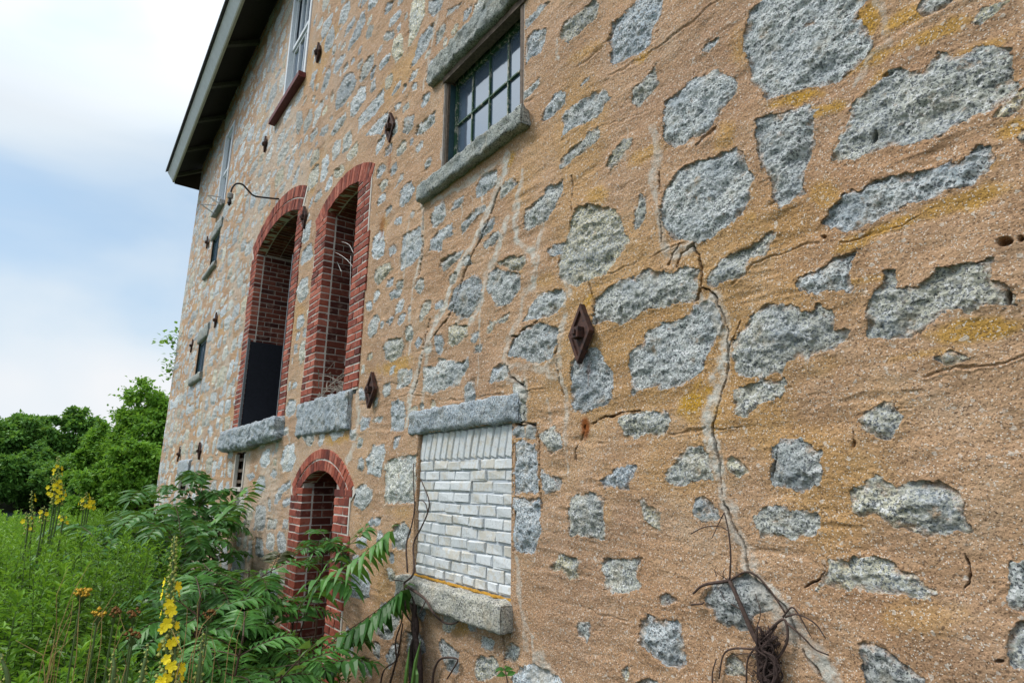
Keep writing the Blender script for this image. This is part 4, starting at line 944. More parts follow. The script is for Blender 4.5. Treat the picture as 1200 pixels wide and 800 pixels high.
gp = MB(); pts = catmull([B(8.24, 2.02, 3.92), B(8.24, 1.80, 3.875), B(8.24, 1.66, 3.86), B(8.24, 1.58, 3.91), B(8.24, 1.50, 3.975), B(8.24, 1.42, 3.965), B(8.24, 1.375, 3.89), B(8.24, 1.362, 3.80)], 6)
gp.tube(pts, .0125, 8); lamp = gp.build('gooseneck_lamp', [M['iron']], BLD, True); lamp['label'] = 'black gooseneck lamp arm over the wide arch, without its shade'
gs = MB(); gs.tube([B(8.24, 1.362, 3.81), B(8.24, 1.362, 3.79), B(8.24, 1.362, 3.73), B(8.24, 1.362, 3.72)], [.02, .04, .036, .02], 10); gs.build('lamp_socket', [M['porcelain']], lamp)
gs = MB(); gs.tube([B(8.24, 1.362, 3.72), B(8.24, 1.362, 3.66), B(8.24, 1.362, 3.62)], [.02, .03, .012], 8); gs.build('bulb_holder', [M['iron']], lamp)
for k, (p1, p2, p3, Xw) in enumerate((((243, 229), (259, 231), (259, 240), 13.3), ((235, 239), (254, 241), (252, 251), 13.55))):
    wbk = MB(); a, b_ = PN(p2[0], p2[1], 1.93), PN(p3[0], p3[1], 1.93)
    tip = PN(p1[0], p1[1], 1.60)
    sc_ = 1
    # the bracket stands out square from the wall: solve the tip on the plane X = const of its feet
    Xc = (a.x+b_.x)/2; tip = PX(p1[0], p1[1], Xc)
    for q0, q1 in ((a, tip), (b_, tip), (a, b_)): wbk.tube([q0, q1], .011, 6)
    o = wbk.build('wire_bracket', [M['wire']], BLD); o['label'] = ('upper' if k == 0 else 'lower') + ' triangular wire bracket at the foot of the far sash window'
# ------------------------------------------------------------------ ground, water
WATER = -5.0 + EYE
def gz(x, y):
    x = np.asarray(x, float); y = np.asarray(y, float)
    u = x + np.maximum(0, y-1)*.9 - .45*np.maximum(0, -y-3)
    h = -4.9*sstep(11, 52, u) + 6.5*sstep(116, 132, x - .12*np.abs(y)) + 14*sstep(135, 420, np.hypot(x, y))
    return h + .10*fbm(x*.5, y*.5, o=3)*sstep(2, 9, np.hypot(x, y))
g = np.sinh(np.linspace(-6.2, 6.2, 260)); g = g/g[-1]*1500
GX, GY = np.meshgrid(g+4, g, indexing='ij')
gv = np.stack([GX, GY, gz(GX, GY)], -1).reshape(-1, 3); gi = np.arange(260*260).reshape(260, 260)
gf = np.stack([gi[:-1, :-1], gi[1:, :-1], gi[1:, 1:], gi[:-1, 1:]], -1).reshape(-1, 4)
k = NT('earth_and_thatch', .95)
k.base(k.mix(k.ramp(k.noise(3, 6, .65), [(.35, 0.0), (.65, 1.0)]), (.045, .035, .022), (.035, .06, .018))); k.setn(k.bump(k.noise(30, 4), .02, .6))
tag(mesh_np('ground', gv, gf, k.mat, None, True), 'dark earth under the weeds beside the wall', 'ground', kind='structure')
k = NT('lake_water', .08); k.b.inputs['IOR'].default_value = 1.33; k.b.inputs['Specular IOR Level'].default_value = .5
k.base((.03, .045, .06)); k.setn(k.bump(k.noise(1.2, 4, .6, k.scalev(k.pos, (1, .35, 1))), .05, .5))
tag(mesh_np('water', [(14, -260, WATER), (14, 320, WATER), (150, 320, WATER), (150, -260, WATER)], [(3, 2, 1, 0)], k.mat), 'strip of grey blue water beyond the weeds', 'water', kind='structure')

# ------------------------------------------------------------------ leaves
M['weed'] = mat_leaf('bright_weed_leaf', [(0, (.05, .13, .02)), (.4, (.15, .34, .028)), (.75, (.24, .48, .035)), (1, (.36, .58, .07))], .42)
M['sumac'] = mat_leaf('sumac_leaf', [(0, (.026, .088, .020)), (.45, (.062, .195, .036)), (.8, (.115, .30, .055)), (1, (.20, .42, .085))], .25, .42)
M['bronze'] = mat_leaf('bronze_young_leaf', [(0, (.035, .030, .012)), (.5, (.055, .065, .018)), (1, (.09, .10, .025))], .25, .45)
M['lime'] = mat_leaf('young_lime_leaf', [(0, (.06, .15, .03)), (.5, (.12, .24, .06)), (1, (.19, .31, .10))], .3, .4)
M['tree'] = mat_leaf('tree_leaf', [(0, (.06, .15, .03)), (.5, (.12, .29, .05)), (1, (.2, .42, .07))], .4)
M['treeb'] = mat_leaf('bright_tree_leaf', [(0, (.08, .20, .02)), (.5, (.16, .37, .035)), (1, (.27, .50, .055))], .45)
M['bark'] = mat_plain('grey_bark', (.09, .075, .06), .9, .4, 12, bump=.01)
M['stem'] = mat_plain('reddish_green_stem', (.075, .045, .03), .7, .3, 30); M['gstem'] = mat_plain('green_stem', (.09, .14, .045), .7, .3, 30)
M['yellow'] = mat_plain('yellow_petal', (.90, .72, .02), .6, .12, 90, bump=.0005); M['bud'] = mat_plain('woolly_yellow_green_bud', (.34, .36, .10), .85, .3, 120); M['tan'] = mat_plain('dry_straw', (.36, .24, .10), .85, .35, 30)
M['tansy'] = mat_plain('tansy_button', (.50, .30, .02), .7, .3, 60); M['tansyb'] = mat_plain('withered_tansy', (.16, .075, .02), .85, .35, 60); M['mleaf'] = mat_leaf('woolly_mullein_leaf', [(0, (.05, .10, .04)), (1, (.14, .22, .10))], .2, .8)
def diamonds(name, P, D, Nn, L, Wd, T, mat, parent=None, fold=.18):
    """many small pointed leaves as one mesh (vectorised)"""
    D = D/np.maximum(np.linalg.norm(D, axis=1, keepdims=True), 1e-6); Sd = np.cross(D, Nn); Sd /= np.maximum(np.linalg.norm(Sd, axis=1, keepdims=True), 1e-6); U = np.cross(Sd, D)
    L = L[:, None]; Wd = Wd[:, None]; n = len(P)
    a = P; b = P+D*L*.45+Sd*Wd/2+U*Wd*fold; c = P+D*L-U*L*.12; d = P+D*L*.45-Sd*Wd/2+U*Wd*fold
    V = np.stack([a, b, c, d], 1).reshape(-1, 3); i = np.arange(n)*4
    Fq = np.concatenate([np.stack([i, i+1, i+2], 1), np.stack([i, i+2, i+3], 1)])
    return mesh_np(name, V, Fq, mat, parent, False, {'tint': np.repeat(T, 4)})

# ------------------------------------------------------------------ trees
def tree(label, px, pytop, D, wpx, mat, leaf, seed, group=None, flat=.5, nclump=260, per=130, low=.22, name='leafy_tree', shape=1.0, shift=0):
    r_ = np.random.default_rng(seed); rs = random.Random(seed)
    a, b = PX(px-wpx/2, 560, D), PX(px+wpx/2, 560, D); R = abs(a.y-b.y)/2
    t = PX(px, pytop, D); x0, y0 = D, t.y+shift; z0 = float(gz(x0, y0)); z0 = max(z0, WATER-.2); Ht = t.z-z0
    root = thing(name, label, 'tree', (x0, y0, z0), group)
    zc0 = z0 + Ht*low; cz = (zc0+t.z)/2; rz = (t.z-zc0)/2
    C_ = []; 
    while len(C_) < nclump:
        q = r_.normal(size=3); q /= np.linalg.norm(q); rad = r_.uniform(.35, 1.0)**.5
        q = q*rad
        wob = 1 + .28*math.sin(q[0]*3+seed)+.22*math.sin(q[1]*5+seed*2.1)
        C_.append((x0+q[0]*R*wob*.92, y0+q[1]*R*wob*.92, cz+q[2]*rz*(.90+.16*math.sin(q[1]*4+seed))))
    C_ = np.array(C_); rc = R*r_.uniform(.07, .24, len(C_))
    n = per*len(C_); ci = np.repeat(np.arange(len(C_)), per)
    off = r_.normal(size=(n, 3)); off /= np.linalg.norm(off, axis=1, keepdims=True); off *= np.abs(r_.normal(0, .62, (n, 1)))+.12
    P = C_[ci] + off*np.stack([rc[ci], rc[ci], rc[ci]*flat], 1)*r_.uniform(.8, 1.25, (n, 1))
    Dd = off*.6 + r_.normal(size=(n, 3))*.6; Nn = r_.normal(size=(n, 3))*.6 + np.array([0, 0, 1.]) + off*.4
    T = np.clip(r_.normal(.5, .18, n) + (r_.uniform(-.2, .2, len(C_)))[ci], 0, 1)
    L_ = leaf*r_.uniform(.7, 1.4, n)
    diamonds('crown', P, Dd, Nn, L_, L_*.62, T, mat, root, .1)
    tr = MB(); top = Vector((x0, y0, z0+Ht*.62)); r0 = max(.12, Ht*.022)
    tr.tube(catmull([(x0, y0, z0-.5), (x0+.1*R*rs.uniform(-1, 1), y0, z0+Ht*.25), (x0, y0+.1*R*rs.uniform(-1, 1), z0+Ht*.45), top], 4), [r0*(1-.055*i) for i in range(13)], 7)
    for i in r_.choice(len(C_), min(16, len(C_)), replace=False):
        s_ = Vector((x0, y0, z0+Ht*rs.uniform(.2, .55))); e = Vector(C_[i]); mid = s_.lerp(e, .5)+Vector((0, 0, .06*Ht))
        tr.tube(catmull([s_, mid, e], 3), [r0*.45, r0*.4, r0*.36, r0*.3, r0*.24, r0*.18, r0*.1], 5)
    tr.build('trunk', [M['bark']], root, True)
    return root
GT = 'dark trees on the far shore'
tree('broad dark tree on the far shore at the left edge of the photo', -18, 486, 128, 92, M['tree'], .62, 3, GT, .55)
tree('dark flat-topped tree on the far shore behind the tallest yellow mullein spikes', 38, 481, 131, 86, M['tree'], .62, 4, GT, .5)
tree('far shore tree with sky showing through its crown', 92, 478, 126, 74, M['tree'], .6, 8, GT, .42, 150, 120)
tree('smaller dark tree on the far shore next to the bright bushy tree', 124, 494, 118, 52, M['tree'], .55, 6, GT, .55)
tree('wide low tree at the water edge right of the far shore crowns', 55, 520, 121, 84, M['tree'], .55, 31, GT, .6, 200, 110, .02)
tree('low dark tree at the water edge under the smaller dark tree', 112, 528, 112, 60, M['tree'], .5, 32, GT, .6, 200, 110, .02)
tree('low dark tree at the water edge by the left edge of the photo', -25, 535, 118, 70, M['tree'], .5, 33, GT, .6, 200, 110, .02)
tree('low dark tree at the water edge below the far crowns', 10, 532, 119, 80, M['tree'], .55, 9, GT, .6, 200, 110)
tree('rounded low tree at the water edge between the mullein spikes', 78, 535, 114, 66, M['tree'], .5, 10, GT, .6, 200, 110)
for i, (yy, tp, w_) in enumerate([(24, 484, 90), (40, 478, 100), (58, 488, 100), (-34, 486, 90)]):
    q = px_of(130, 2, -yy); tree('dark tree on the far shore outside the photo', q[0], tp, 130, 60, M['tree'], .8, 20+i, GT, .5, 120, 60, shift=0) if q[0] > -400 else None
tree('tall bright green tree rising against the far corner of the building', 192, 441, 62, 118, M['treeb'], .30, 12, None, .6, 420, 120, .05)
tree('mid green tree between the far shore and the tall bright tree', 128, 500, 72, 78, M['treeb'], .34, 13, None, .6, 260, 110, .05)
tree('bushy yellow green tree low behind the weeds by the corner', 165, 512, 40, 110, M['treeb'], .22, 14, None, .65, 300, 130, .02)
tree('rounded green bush behind the tall mullein cluster', 92, 557, 48, 48, M['tree'], .2, 15, None, .6, 45, 330, .02, name='round_bush')

# ------------------------------------------------------------------ weeds (uncountable ground cover)
def weeds():
    P = []; D = []; Nn = []; L = []; Wd = []; T = []; st = MB()
    def plant(x, y, h, n, ll, base_t, rs):
        z = float(gz(x, y)); lean = Vector((rs.uniform(-.15, .15), rs.uniform(-.15, .15), 1)); a0 = rs.uniform(0, 6.28)
        if x < 7: st.tube([(x, y, z), (x+lean.x*h*.5, y+lean.y*h*.5, z+h*.5), (x+lean.x*h, y+lean.y*h, z+h)], [.005, .004, .0015], 4)
        for i in range(n):
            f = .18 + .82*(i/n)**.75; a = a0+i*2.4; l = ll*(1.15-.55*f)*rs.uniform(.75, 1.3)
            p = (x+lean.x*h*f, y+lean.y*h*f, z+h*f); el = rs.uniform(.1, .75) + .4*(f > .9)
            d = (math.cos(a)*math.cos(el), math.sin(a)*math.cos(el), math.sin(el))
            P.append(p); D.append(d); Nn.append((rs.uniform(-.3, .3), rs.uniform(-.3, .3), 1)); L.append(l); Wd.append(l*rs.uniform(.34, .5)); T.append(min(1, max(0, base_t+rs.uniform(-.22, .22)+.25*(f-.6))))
            if rs.random() < .6:      # side shoot leaflet
                q = (p[0]+d[0]*l*.5, p[1]+d[1]*l*.5, p[2]+d[2]*l*.5); a2 = a+rs.choice([-.8, .8])
                P.append(q); D.append((math.cos(a2)*.8, math.sin(a2)*.8, rs.uniform(.1, .6))); Nn.append((0, 0, 1)); L.append(l*.6); Wd.append(l*.2); T.append(T[-1])
    rs = random.Random(11)
    cnt = 0
    while cnt < 2600:
        X = rs.uniform(1.25, 17)**1; N = rs.uniform(-4.5, 1.85)
        if rs.random() > (1 if X < 7 else .75) or rs.random() > (1 if N > -1.0 else .35): continue
        lim = .165*X - .12
        if N > lim and not (X > 9 and N < 1.8): continue
        h = rs.uniform(.84, 1.15) + .10*math.sin(X*1.7+N*2)
        if N > lim - .5: h *= .85
        if X < 2.6: h *= .86
        if X > 9: h *= .92
        if 3.8 < X < 6.8 and -.5 < N < .9: h = rs.uniform(1.04, 1.20)
        tone = .58 + .22*math.sin(X*.9+1+N*1.3)*.6
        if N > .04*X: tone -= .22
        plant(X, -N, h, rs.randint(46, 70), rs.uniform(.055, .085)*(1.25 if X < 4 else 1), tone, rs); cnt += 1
    for i in range(500):               # lower growth at the wall foot
        X = rs.uniform(1.8, 9.5); N = rs.uniform(.2, 1.85)
        if N < .14*X: continue
        h = rs.uniform(.22, .5)*(1 if N < 1.3 else .8)
        if X < 2.6 and N > .8: continue
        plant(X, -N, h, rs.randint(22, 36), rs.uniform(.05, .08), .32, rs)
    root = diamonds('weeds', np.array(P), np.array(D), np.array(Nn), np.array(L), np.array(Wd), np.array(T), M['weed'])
    tag(root, 'dense bright green weeds covering the ground left of the building', 'weeds', kind='stuff')
    o = st.build('weed_stems', [M['gstem']], root)
weeds()
# dry stalks
dg = MB(); rs = random.Random(5)
for i in range(26):
    px, py = rs.choice([(85, 770), (95, 790), (75, 760), (150, 780), (240, 735), (250, 770), (225, 790), (60, 740), (110, 745)]); p = PD(px+rs.uniform(-25, 25), py+rs.uniform(-15, 40), rs.uniform(2.0, 2.7))
    d = Vector((rs.uniform(-.35, .35), rs.uniform(-.35, .35), 1)); l = rs.uniform(.10, .2); q = p+d*l*.5; t_ = p+d*l+Vector((rs.uniform(-.05, .05), rs.uniform(-.05, .05), -.02))
    dg.tube([(p.x, p.y, p.z-.35), p, q, t_], [.0013, .0012, .001, .0005], 4)
tag(dg.build('dry_grass', [M['tan']]), 'dry straw coloured stalks among the green weeds', 'dry grass', kind='stuff')

# ------------------------------------------------------------------ pinnate shrubs (sumac / tree of heaven)
def frond(lf, sm, pts, pairs, L, w, droop=.25, t0=.5, rs=random, r0=.004, spread=1.15, hang=0.0, start=.12, mi=0):
    pts = catmull(pts, 5); n = len(pts); sm.tube(pts, [r0*(1-.75*i/n) for i in range(n)], 5)
    for i in range(pairs):
        f = start + (1-start)*(i+.5)/pairs; k_ = min(n-2, int(f*(n-1))); p = pts[k_].lerp(pts[k_+1], f*(n-1)-k_); t = (pts[k_+1]-pts[k_]).normalized()
        up = Vector((0, 0, 1)); sd = t.cross(up); sd = sd.normalized() if sd.length > .01 else Vector((0, 1, 0)); nn = sd.cross(t).normalized()
        ll = L*(.72+.5*math.sin(math.pi*min(.97, f*.85+.1)))*rs.uniform(.88, 1.12)
        for s in (-1, 1):
            d = t*rs.uniform(.35, .6) + sd*s*spread*rs.uniform(.85, 1.1) + nn*rs.uniform(-.15, .2) - up*hang
            lf.leaf(p, d, nn + Vector((rs.uniform(-.25, .25), rs.uniform(-.25, .25), 0)) - sd*s*.2*hang, ll, w*ll/L*rs.uniform(.9, 1.1), min(1, max(0, t0+rs.uniform(-.2, .2))), .3, droop*rs.uniform(.6, 1.4), mi)
    lf.leaf(pts[-1], (pts[-1]-pts[-3]).normalized(), Vector((0, 0, 1)), L*.8, w*.8, t0, .3, droop, mi)
def shrub(label, top, nf, fl_, pairs, L, w, seed, mat='sumac', t0=.5, droop=.25, group='pinnate leaved shrubs at the foot of the wall', base=None, tilt=(.15, .9), extra=(), az=None, name='sumac_shrub', levels=1, stem='stem', offwall=True):
    rs = random.Random(seed); top = Vector(top)
    bx, by = (base if base else (top.x+rs.uniform(-.1, .1), top.y+rs.uniform(-.05, .1))); bz = float(gz(bx, by))
    root = thing(name, label, 'shrub', (bx, by, bz), group)
    lf = MB(); sm = MB()
    st = catmull([(bx, by, bz-.05), (bx*.7+top.x*.3, by*.6+top.y*.4, bz+(top.z-bz)*.5), top], 5); sm.tube(st, [.012-.008*i/len(st) for i in range(len(st))], 6)
    for i in range(nf):
        f = 1-.5*(i/nf)*levels; k_ = min(len(st)-1, int(f*(len(st)-1))); s = st[k_]
        a = (i*2.4+rs.uniform(-.3, .3)) if az is None else rs.uniform(*az)
        el = rs.uniform(*tilt); l = fl_*rs.uniform(.75, 1.15)
        hd = Vector((math.cos(a), math.sin(a), 0))
        p1 = s + hd*l*.35*math.cos(el) + UZ*l*.38*math.sin(el); p2 = s + hd*l*.72*math.cos(el) + UZ*l*.55*math.sin(el); p3 = s + hd*l*math.cos(el)*.98 + UZ*(l*.50*math.sin(el)-droop*l*.35)
        if offwall:
            for p in (p1, p2, p3): p.y = max(p.y, -WN+.06)
        frond(lf, sm, [s, p1, p2, p3], pairs, L, w, droop, t0, rs)
    for e in extra: frond(lf, sm, [Vector(q) for q in e[0]], rs=rs, **e[1])
    lf.build('foliage', [M[mat]], root); sm.build(stem, [M['stem']], root)
    return root
shrub('tall dark pinnate shrub rising highest against the wall, before the far low slot', PN(238, 566, 1.55), 16, .62, 10, .15, .055, 1, t0=.35, tilt=(.2, 1.2))
shrub('dark pinnate shrub reaching up beside the barred slot under the wide sill', PN(262, 600, 1.6), 14, .50, 9, .13, .05, 2, t0=.42, tilt=(.2, 1.2))
shrub('large spreading pinnate shrub left of the wall corner, behind the weeds', PX(185, 594, 8.6), 20, .85, 11, .17, .05, 3, t0=.38, tilt=(.0, .9))
shrub('pinnate shrub with drooping blue green fronds between mullein cluster and wall', PX(142, 612, 8.0), 16, .75, 10, .17, .055, 4, t0=.45, tilt=(.0, .8))
shrub('dense dark pinnate shrub behind the big yellow mullein', PX(212, 628, 6.2), 18, .62, 11, .13, .042, 5, t0=.36, tilt=(.0, .9))
shrub('shadowy pinnate shrub lower down right of the big mullein', PX(246, 668, 4.6), 16, .52, 11, .12, .036, 6, t0=.36, tilt=(-.2, .8))
shrub('feathery sumac with long narrow leaflets left of the brick niche', PN(292, 668, 1.15), 18, .55, 13, .125, .026, 7, t0=.55, tilt=(-.25, .8), levels=1.2)
shrub('lower feathery sumac at the bottom of the picture beside the young lime leaf', PN(285, 745, .85), 16, .42, 13, .10, .022, 8, t0=.6, tilt=(-.3, .7))
shrub('bushy green shrub filling the gap under the far low slot, behind the mullein', PX(205, 606, 7.2), 18, .70, 11, .15, .05, 15, t0=.5, tilt=(.0, 1.0))
shrub('arching pinnate shrub between the big mullein and the feathery sumac', PX(235, 700, 3.9), 18, .50, 12, .11, .034, 16, t0=.55, tilt=(-.2, .9))
shrub('low leafy shrub under the tall mullein cluster at the edge of the weeds', PX(112, 632, 6.6), 16, .60, 10, .15, .05, 17, t0=.55, tilt=(.0, .9))
shrub('low spreading sumac hiding the foot of the brick niche', PN(352, 762, 1.25), 16, .42, 12, .105, .030, 18, t0=.5, tilt=(-.3, .7))
shrub('bronze tipped young sumac in front of the brick niche jamb', PN(318, 668, 1.35), 9, .42, 12, .11, .030, 9, mat='bronze', t0=.5, tilt=(.0, .7), az=(-.9, 1.4))
shrub('slender sumac sapling with a feathery top inside the brick niche', PN(381, 628, 1.80), 9, .26, 9, .09, .024, 10, t0=.4, tilt=(.1, .9), levels=.3)
E2 = [([PN(350, 745, 1.5), PN(372, 690, 1.55), PN(405, 664, 1.62), PN(436, 640, 1.72), PN(455, 622, 1.8)], dict(pairs=16, L=.15, w=.046, droop=.5, t0=.62, hang=.5, start=.2)),
      ([PN(372, 765, 1.5), PN(402, 742, 1.6), PN(432, 722, 1.7), PN(455, 704, 1.78), PN(472, 690, 1.84)], dict(pairs=11, L=.135, w=.062, droop=.45, t0=.25, hang=.8, start=.25)),
      ([PN(365, 770, 1.4), PN(390, 752, 1.55), PN(410, 747, 1.65), PN(430, 752, 1.7)], dict(pairs=10, L=.11, w=.03, droop=.4, t0=.45, hang=.1)),
      ([PN(360, 790, 1.3), PN(385, 778, 1.4), PN(412, 772, 1.5), PN(434, 775, 1.6)], dict(pairs=9, L=.14, w=.05, droop=.3, t0=.2, hang=.2)),
      ([PN(350, 760, 1.5), PN(362, 700, 1.6), PN(388, 660, 1.7), PN(420, 628, 1.8), PN(428, 618, 1.85)], dict(pairs=12, L=.12, w=.036, droop=.35, t0=.5, hang=.3)),
      ([PN(345, 760, 1.4), PN(352, 710, 1.45), PN(372, 680, 1.5), PN(400, 680, 1.6), PN(415, 690, 1.65)], dict(pairs=12, L=.13, w=.042, droop=.35, t0=.5, hang=.2))]
shrub('sumac arching right across the niche with hanging leaflets against the wall', PN(345, 720, 1.45), 8, .42, 11, .12, .034, 11, t0=.5, tilt=(.1, .9), extra=E2, az=(-.6, 2.2))
shrub('young lime green compound leaf at the bottom edge under the niche', PN(330, 790, .95), 0, .2, 5, .1, .05, 12, mat='lime', t0=.6, group=None, name='young_seedling',
      extra=[([PN(322, 803, .95), PN(345, 778, 1.0), PN(366, 757, 1.05), PN(392, 744, 1.1)], dict(pairs=4, L=.10, w=.046, droop=.15, t0=.55, hang=0, start=.05, spread=.9))])
shrub('single saw edged frond pointing up to the right across the far wall', PN(248, 640, 1.5), 0, .2, 5, .1, .05, 13, t0=.8, group=None,
      extra=[([PN(246, 628, 1.5), PN(262, 606, 1.52), PN(280, 588, 1.55), PN(297, 568, 1.58)], dict(pairs=14, L=.16, w=.075, droop=.2, t0=.85, hang=.3, spread=.7))])
shrub('small green sprig at the bottom edge below the blocked window', PN(595, 800, 1.9), 7, .12, 4, .045, .02, 14, t0=.55, group=None, tilt=(.3, 1.2), name='small_sprig', base=(2.62, -1.95))
gb = MB()
for (a, b, c) in [((474, 812), (477, 782), (480, 757)), ((482, 812), (487, 775), (493, 750)), ((488, 815), (489, 790), (486, 772))]:
    gb.tube([PN(*a, 1.75), PN(*b, 1.76), PN(*c, 1.78)], [.012, .010, .001], 4)
tag(gb.build('grass_blades', [M['lime']]), 'bright green grass blades at the foot of the dead vine', 'grass')
# climber peeping round the far corner
rs = random.Random(3); cl = MB(); cs = MB(); root = thing('climbing_vine', 'green climber leaves sticking out past the far corner of the building', 'climber', (16.8, -2.3, float(gz(16.8, -2.3))))
for (x, y) in [(203, 392), (204, 428), (200, 400), (198, 432)]:
    c = PX(x, y, 16.85); s0 = Vector((16.82, -2.15, c.z-.3)); cs.tube(catmull([s0, s0.lerp(c, .6)+Vector((0, 0, .1)), c], 4), [.006]*9, 4)
    for i in range(34): cl.leaf(c+Vector((rs.gauss(0, .1), rs.gauss(0, .14), rs.gauss(0, .16))), Vector((rs.uniform(-1, 1), rs.uniform(-1, 1), rs.uniform(-.6, .8))), Vector((rs.uniform(-.4, .4), rs.uniform(-.4, .4), 1)), rs.uniform(.09, .15), rs.uniform(.06, .09), rs.uniform(.3, .9))
zb = float(gz(16.9, -2.4)); cs.tube(catmull([(16.9, -2.4, zb), (16.86, -2.3, zb+2.5), (16.85, -2.2, zb+4.4)], 6), [.02]*13, 6)
cl.build('foliage', [M['treeb']], root); cs.build('stem', [M['vine']], root)

# ------------------------------------------------------------------ mulleins and tansy
def octa(mb, c, r, a=.5, mi=0):
    c = Vector(c); vs = [c+Vector(d)*r for d in ((1, 0, 0), (-1, 0, 0), (0, 1, 0), (0, -1, 0), (0, 0, 1.15), (0, 0, -1))]
    mb.add(vs, [(0, 2, 4), (2, 1, 4), (1, 3, 4), (3, 0, 4), (2, 0, 5), (1, 2, 5), (3, 1, 5), (0, 3, 5)], a, mi)
def flower(mb, c, n, r, rs):
    n = Vector(n).normalized(); x = n.cross(Vector((.1, .2, 1))).normalized(); y = n.cross(x)
    for k_ in range(5):
        a = 2*math.pi*k_/5+rs.uniform(-.15, .15); d = x*math.cos(a)+y*math.sin(a); s = x*-math.sin(a)+y*math.cos(a)
        cc = Vector(c)
        mb.add([cc, cc+d*r*.5+s*r*.42+n*r*.1, cc+d*r*.98+s*r*.30+n*r*.28, cc+d*r*1.08+n*r*.24, cc+d*r*.98-s*r*.30+n*r*.28, cc+d*r*.5-s*r*.42+n*r*.1], [(0, 1, 2, 3), (0, 3, 4, 5)], rs.uniform(.3, .7))
def mullein(label, tips, base, bloom, seed, bud=.006, fr=.016, group='yellow mullein spikes', leaves=True, dens=1.0, fl_range=(.0, .80), rad=.016):
    """tips: list of (tip point, foot point of the spike on the stalk)"""
    rs = random.Random(seed); bx, by = base; bz = float(gz(bx, by))
    root = thing('mullein', label, 'wildflower', (bx, by, bz), group)
    st = MB(); fl_ = MB(); bd = MB(); lv = MB()
    for (tip, foot) in tips:
        tip, foot = Vector(tip), Vector(foot)
        st.tube(catmull([(bx, by, bz), Vector((bx, by, bz)).lerp(foot, .6), foot, tip], 5), [.008]*8+[.006]*4+[.005, .004, .003, .002], 6)
        ln = (tip-foot).length; n = int(ln/.0075*dens); ax = (tip-foot).normalized(); sx = ax.cross(Vector((1, .3, 0))).normalized(); sy = ax.cross(sx)
        for i in range(n):
            f = i/n; p = foot.lerp(tip, f); a = i*2.399+rs.uniform(-.3, .3); r = rad*(1-.72*f)*rs.uniform(.7, 1.25); d = sx*math.cos(a)+sy*math.sin(a)
            q = p+d*r; octa(bd, q, bud*(1.1-.5*f)*rs.uniform(.8, 1.25))
            if fl_range[0] < f < fl_range[1] and rs.random() < bloom and d.dot(-q.normalized()) > -.75: flower(fl_, q+d*bud*1.4, d+Vector((-.5, -.2, .2)), fr*rs.uniform(.8, 1.15), rs)
    if leaves:
        for i in range(12):
            a = i*2.4; h = .12+.07*i; lv.leaf(Vector((bx, by, bz+h)), Vector((math.cos(a), math.sin(a), .45)), UZ, .30-.015*i, .10-.004*i, rs.uniform(.2, .8), .3, .35)
        lv.build('leaves', [M['mleaf']], root)
    st.build('stalk', [M['gstem']], root, True); bd.build('buds', [M['bud']], root)
    if fl_.v: fl_.build('blossoms', [M['yellow']], root)
    return root
d0 = 2.2
t_ = PD(205, 627, d0); f_ = PD(190, 790, d0)
f_b = PD(192, 815, d0)
mullein('tallest near mullein spike full of yellow blossoms', [(t_, f_b), (PD(207, 728, d0), PD(200, 812, d0-.02))], (f_b.x+.02, f_b.y), .27, 1, .0068, .0145, dens=1.8, rad=.02)
for lab, (tx, ty), (fx_, fy_), dd, bl, sd in [
    ('short green mullein spike at the bottom edge, left of the tall yellow one', (133, 764), (131, 812), 2.1, .05, 2), ('curved green mullein spike just left of the tall yellow one', (174, 753), (163, 815), 2.15, .03, 3), ('thin mullein spike right of the tall yellow one', (238, 738), (230, 815), 2.2, .06, 4),
    ('pale bud spike at the left bottom edge', (1, 765), (8, 830), 2.0, 0.0, 5)]:
    f2_ = PD(fx_, fy_, dd); mullein(lab, [(PD(tx, ty, dd), f2_)], (f2_.x+.01, f2_.y), bl, sd, .0055, .012, dens=1.3, leaves=False, fl_range=(.0, .35), rad=.012)
def far_mul(lab, tips, D, sd, bl=.55, sc=1.0):
    ts = [(PX(a, b, D), PX(c, d, D)) for (a, b, c, d) in tips]; q = ts[0][1]
    mullein(lab, ts, (q.x, q.y), bl*.8, sd, .012*sc, .021*sc, dens=.7, rad=.026*sc, fl_range=(.0, .9))
far_mul('tall cluster of three yellow mullein spikes against the far trees', [(68, 534, 66, 590), (61, 556, 63, 588), (73, 566, 70, 592)], 7.2, 6)
far_mul('short bushy yellow mullein right of the tall cluster', [(101, 576, 101, 596), (96, 581, 98, 596), (108, 582, 104, 596)], 7.4, 7, .75)
far_mul('slim mullein spike on the left among the weeds', [(37, 574, 37, 624)], 6.0, 8, .3, .8)
far_mul('short slim mullein spike on the far left, beside the taller slim one', [(31, 599, 32, 624)], 5.8, 9, .3, .75)
far_mul('stubby yellow mullein below the tall cluster', [(52, 592, 53, 612), (48, 594, 50, 610)], 6.2, 10, .5, .8)
far_mul('tiny yellow mullein tip right below the tall cluster', [(74, 603, 73, 614)], 6.0, 11, .6, .8)
def tansy(lab, px, py, D, r, mat, n, sd):
    rs = random.Random(sd); c = PD(px, py, D); bz = float(gz(c.x, c.y)); root = thing('tansy', lab, 'wildflower', (c.x, c.y, bz), 'flat topped tansy heads among the weeds')
    h = MB(); s = MB(); fork = Vector((c.x+.01, c.y, c.z-.045)); s.tube([(c.x+.03, c.y, bz), fork], [.004, .003], 5)
    for i in range(n):
        a = i*2.4; q = r*math.sqrt((i+.5)/n); p = c+Vector((math.cos(a)*q, math.sin(a)*q, rs.uniform(-.012, .012)-q*.5)); octa(h, p, rs.uniform(.0045, .0075)); s.tube([fork, p], [.0015, .001], 3)
    h.build('flower_head', [M[mat]], root); s.build('stalk', [M['gstem']], root)
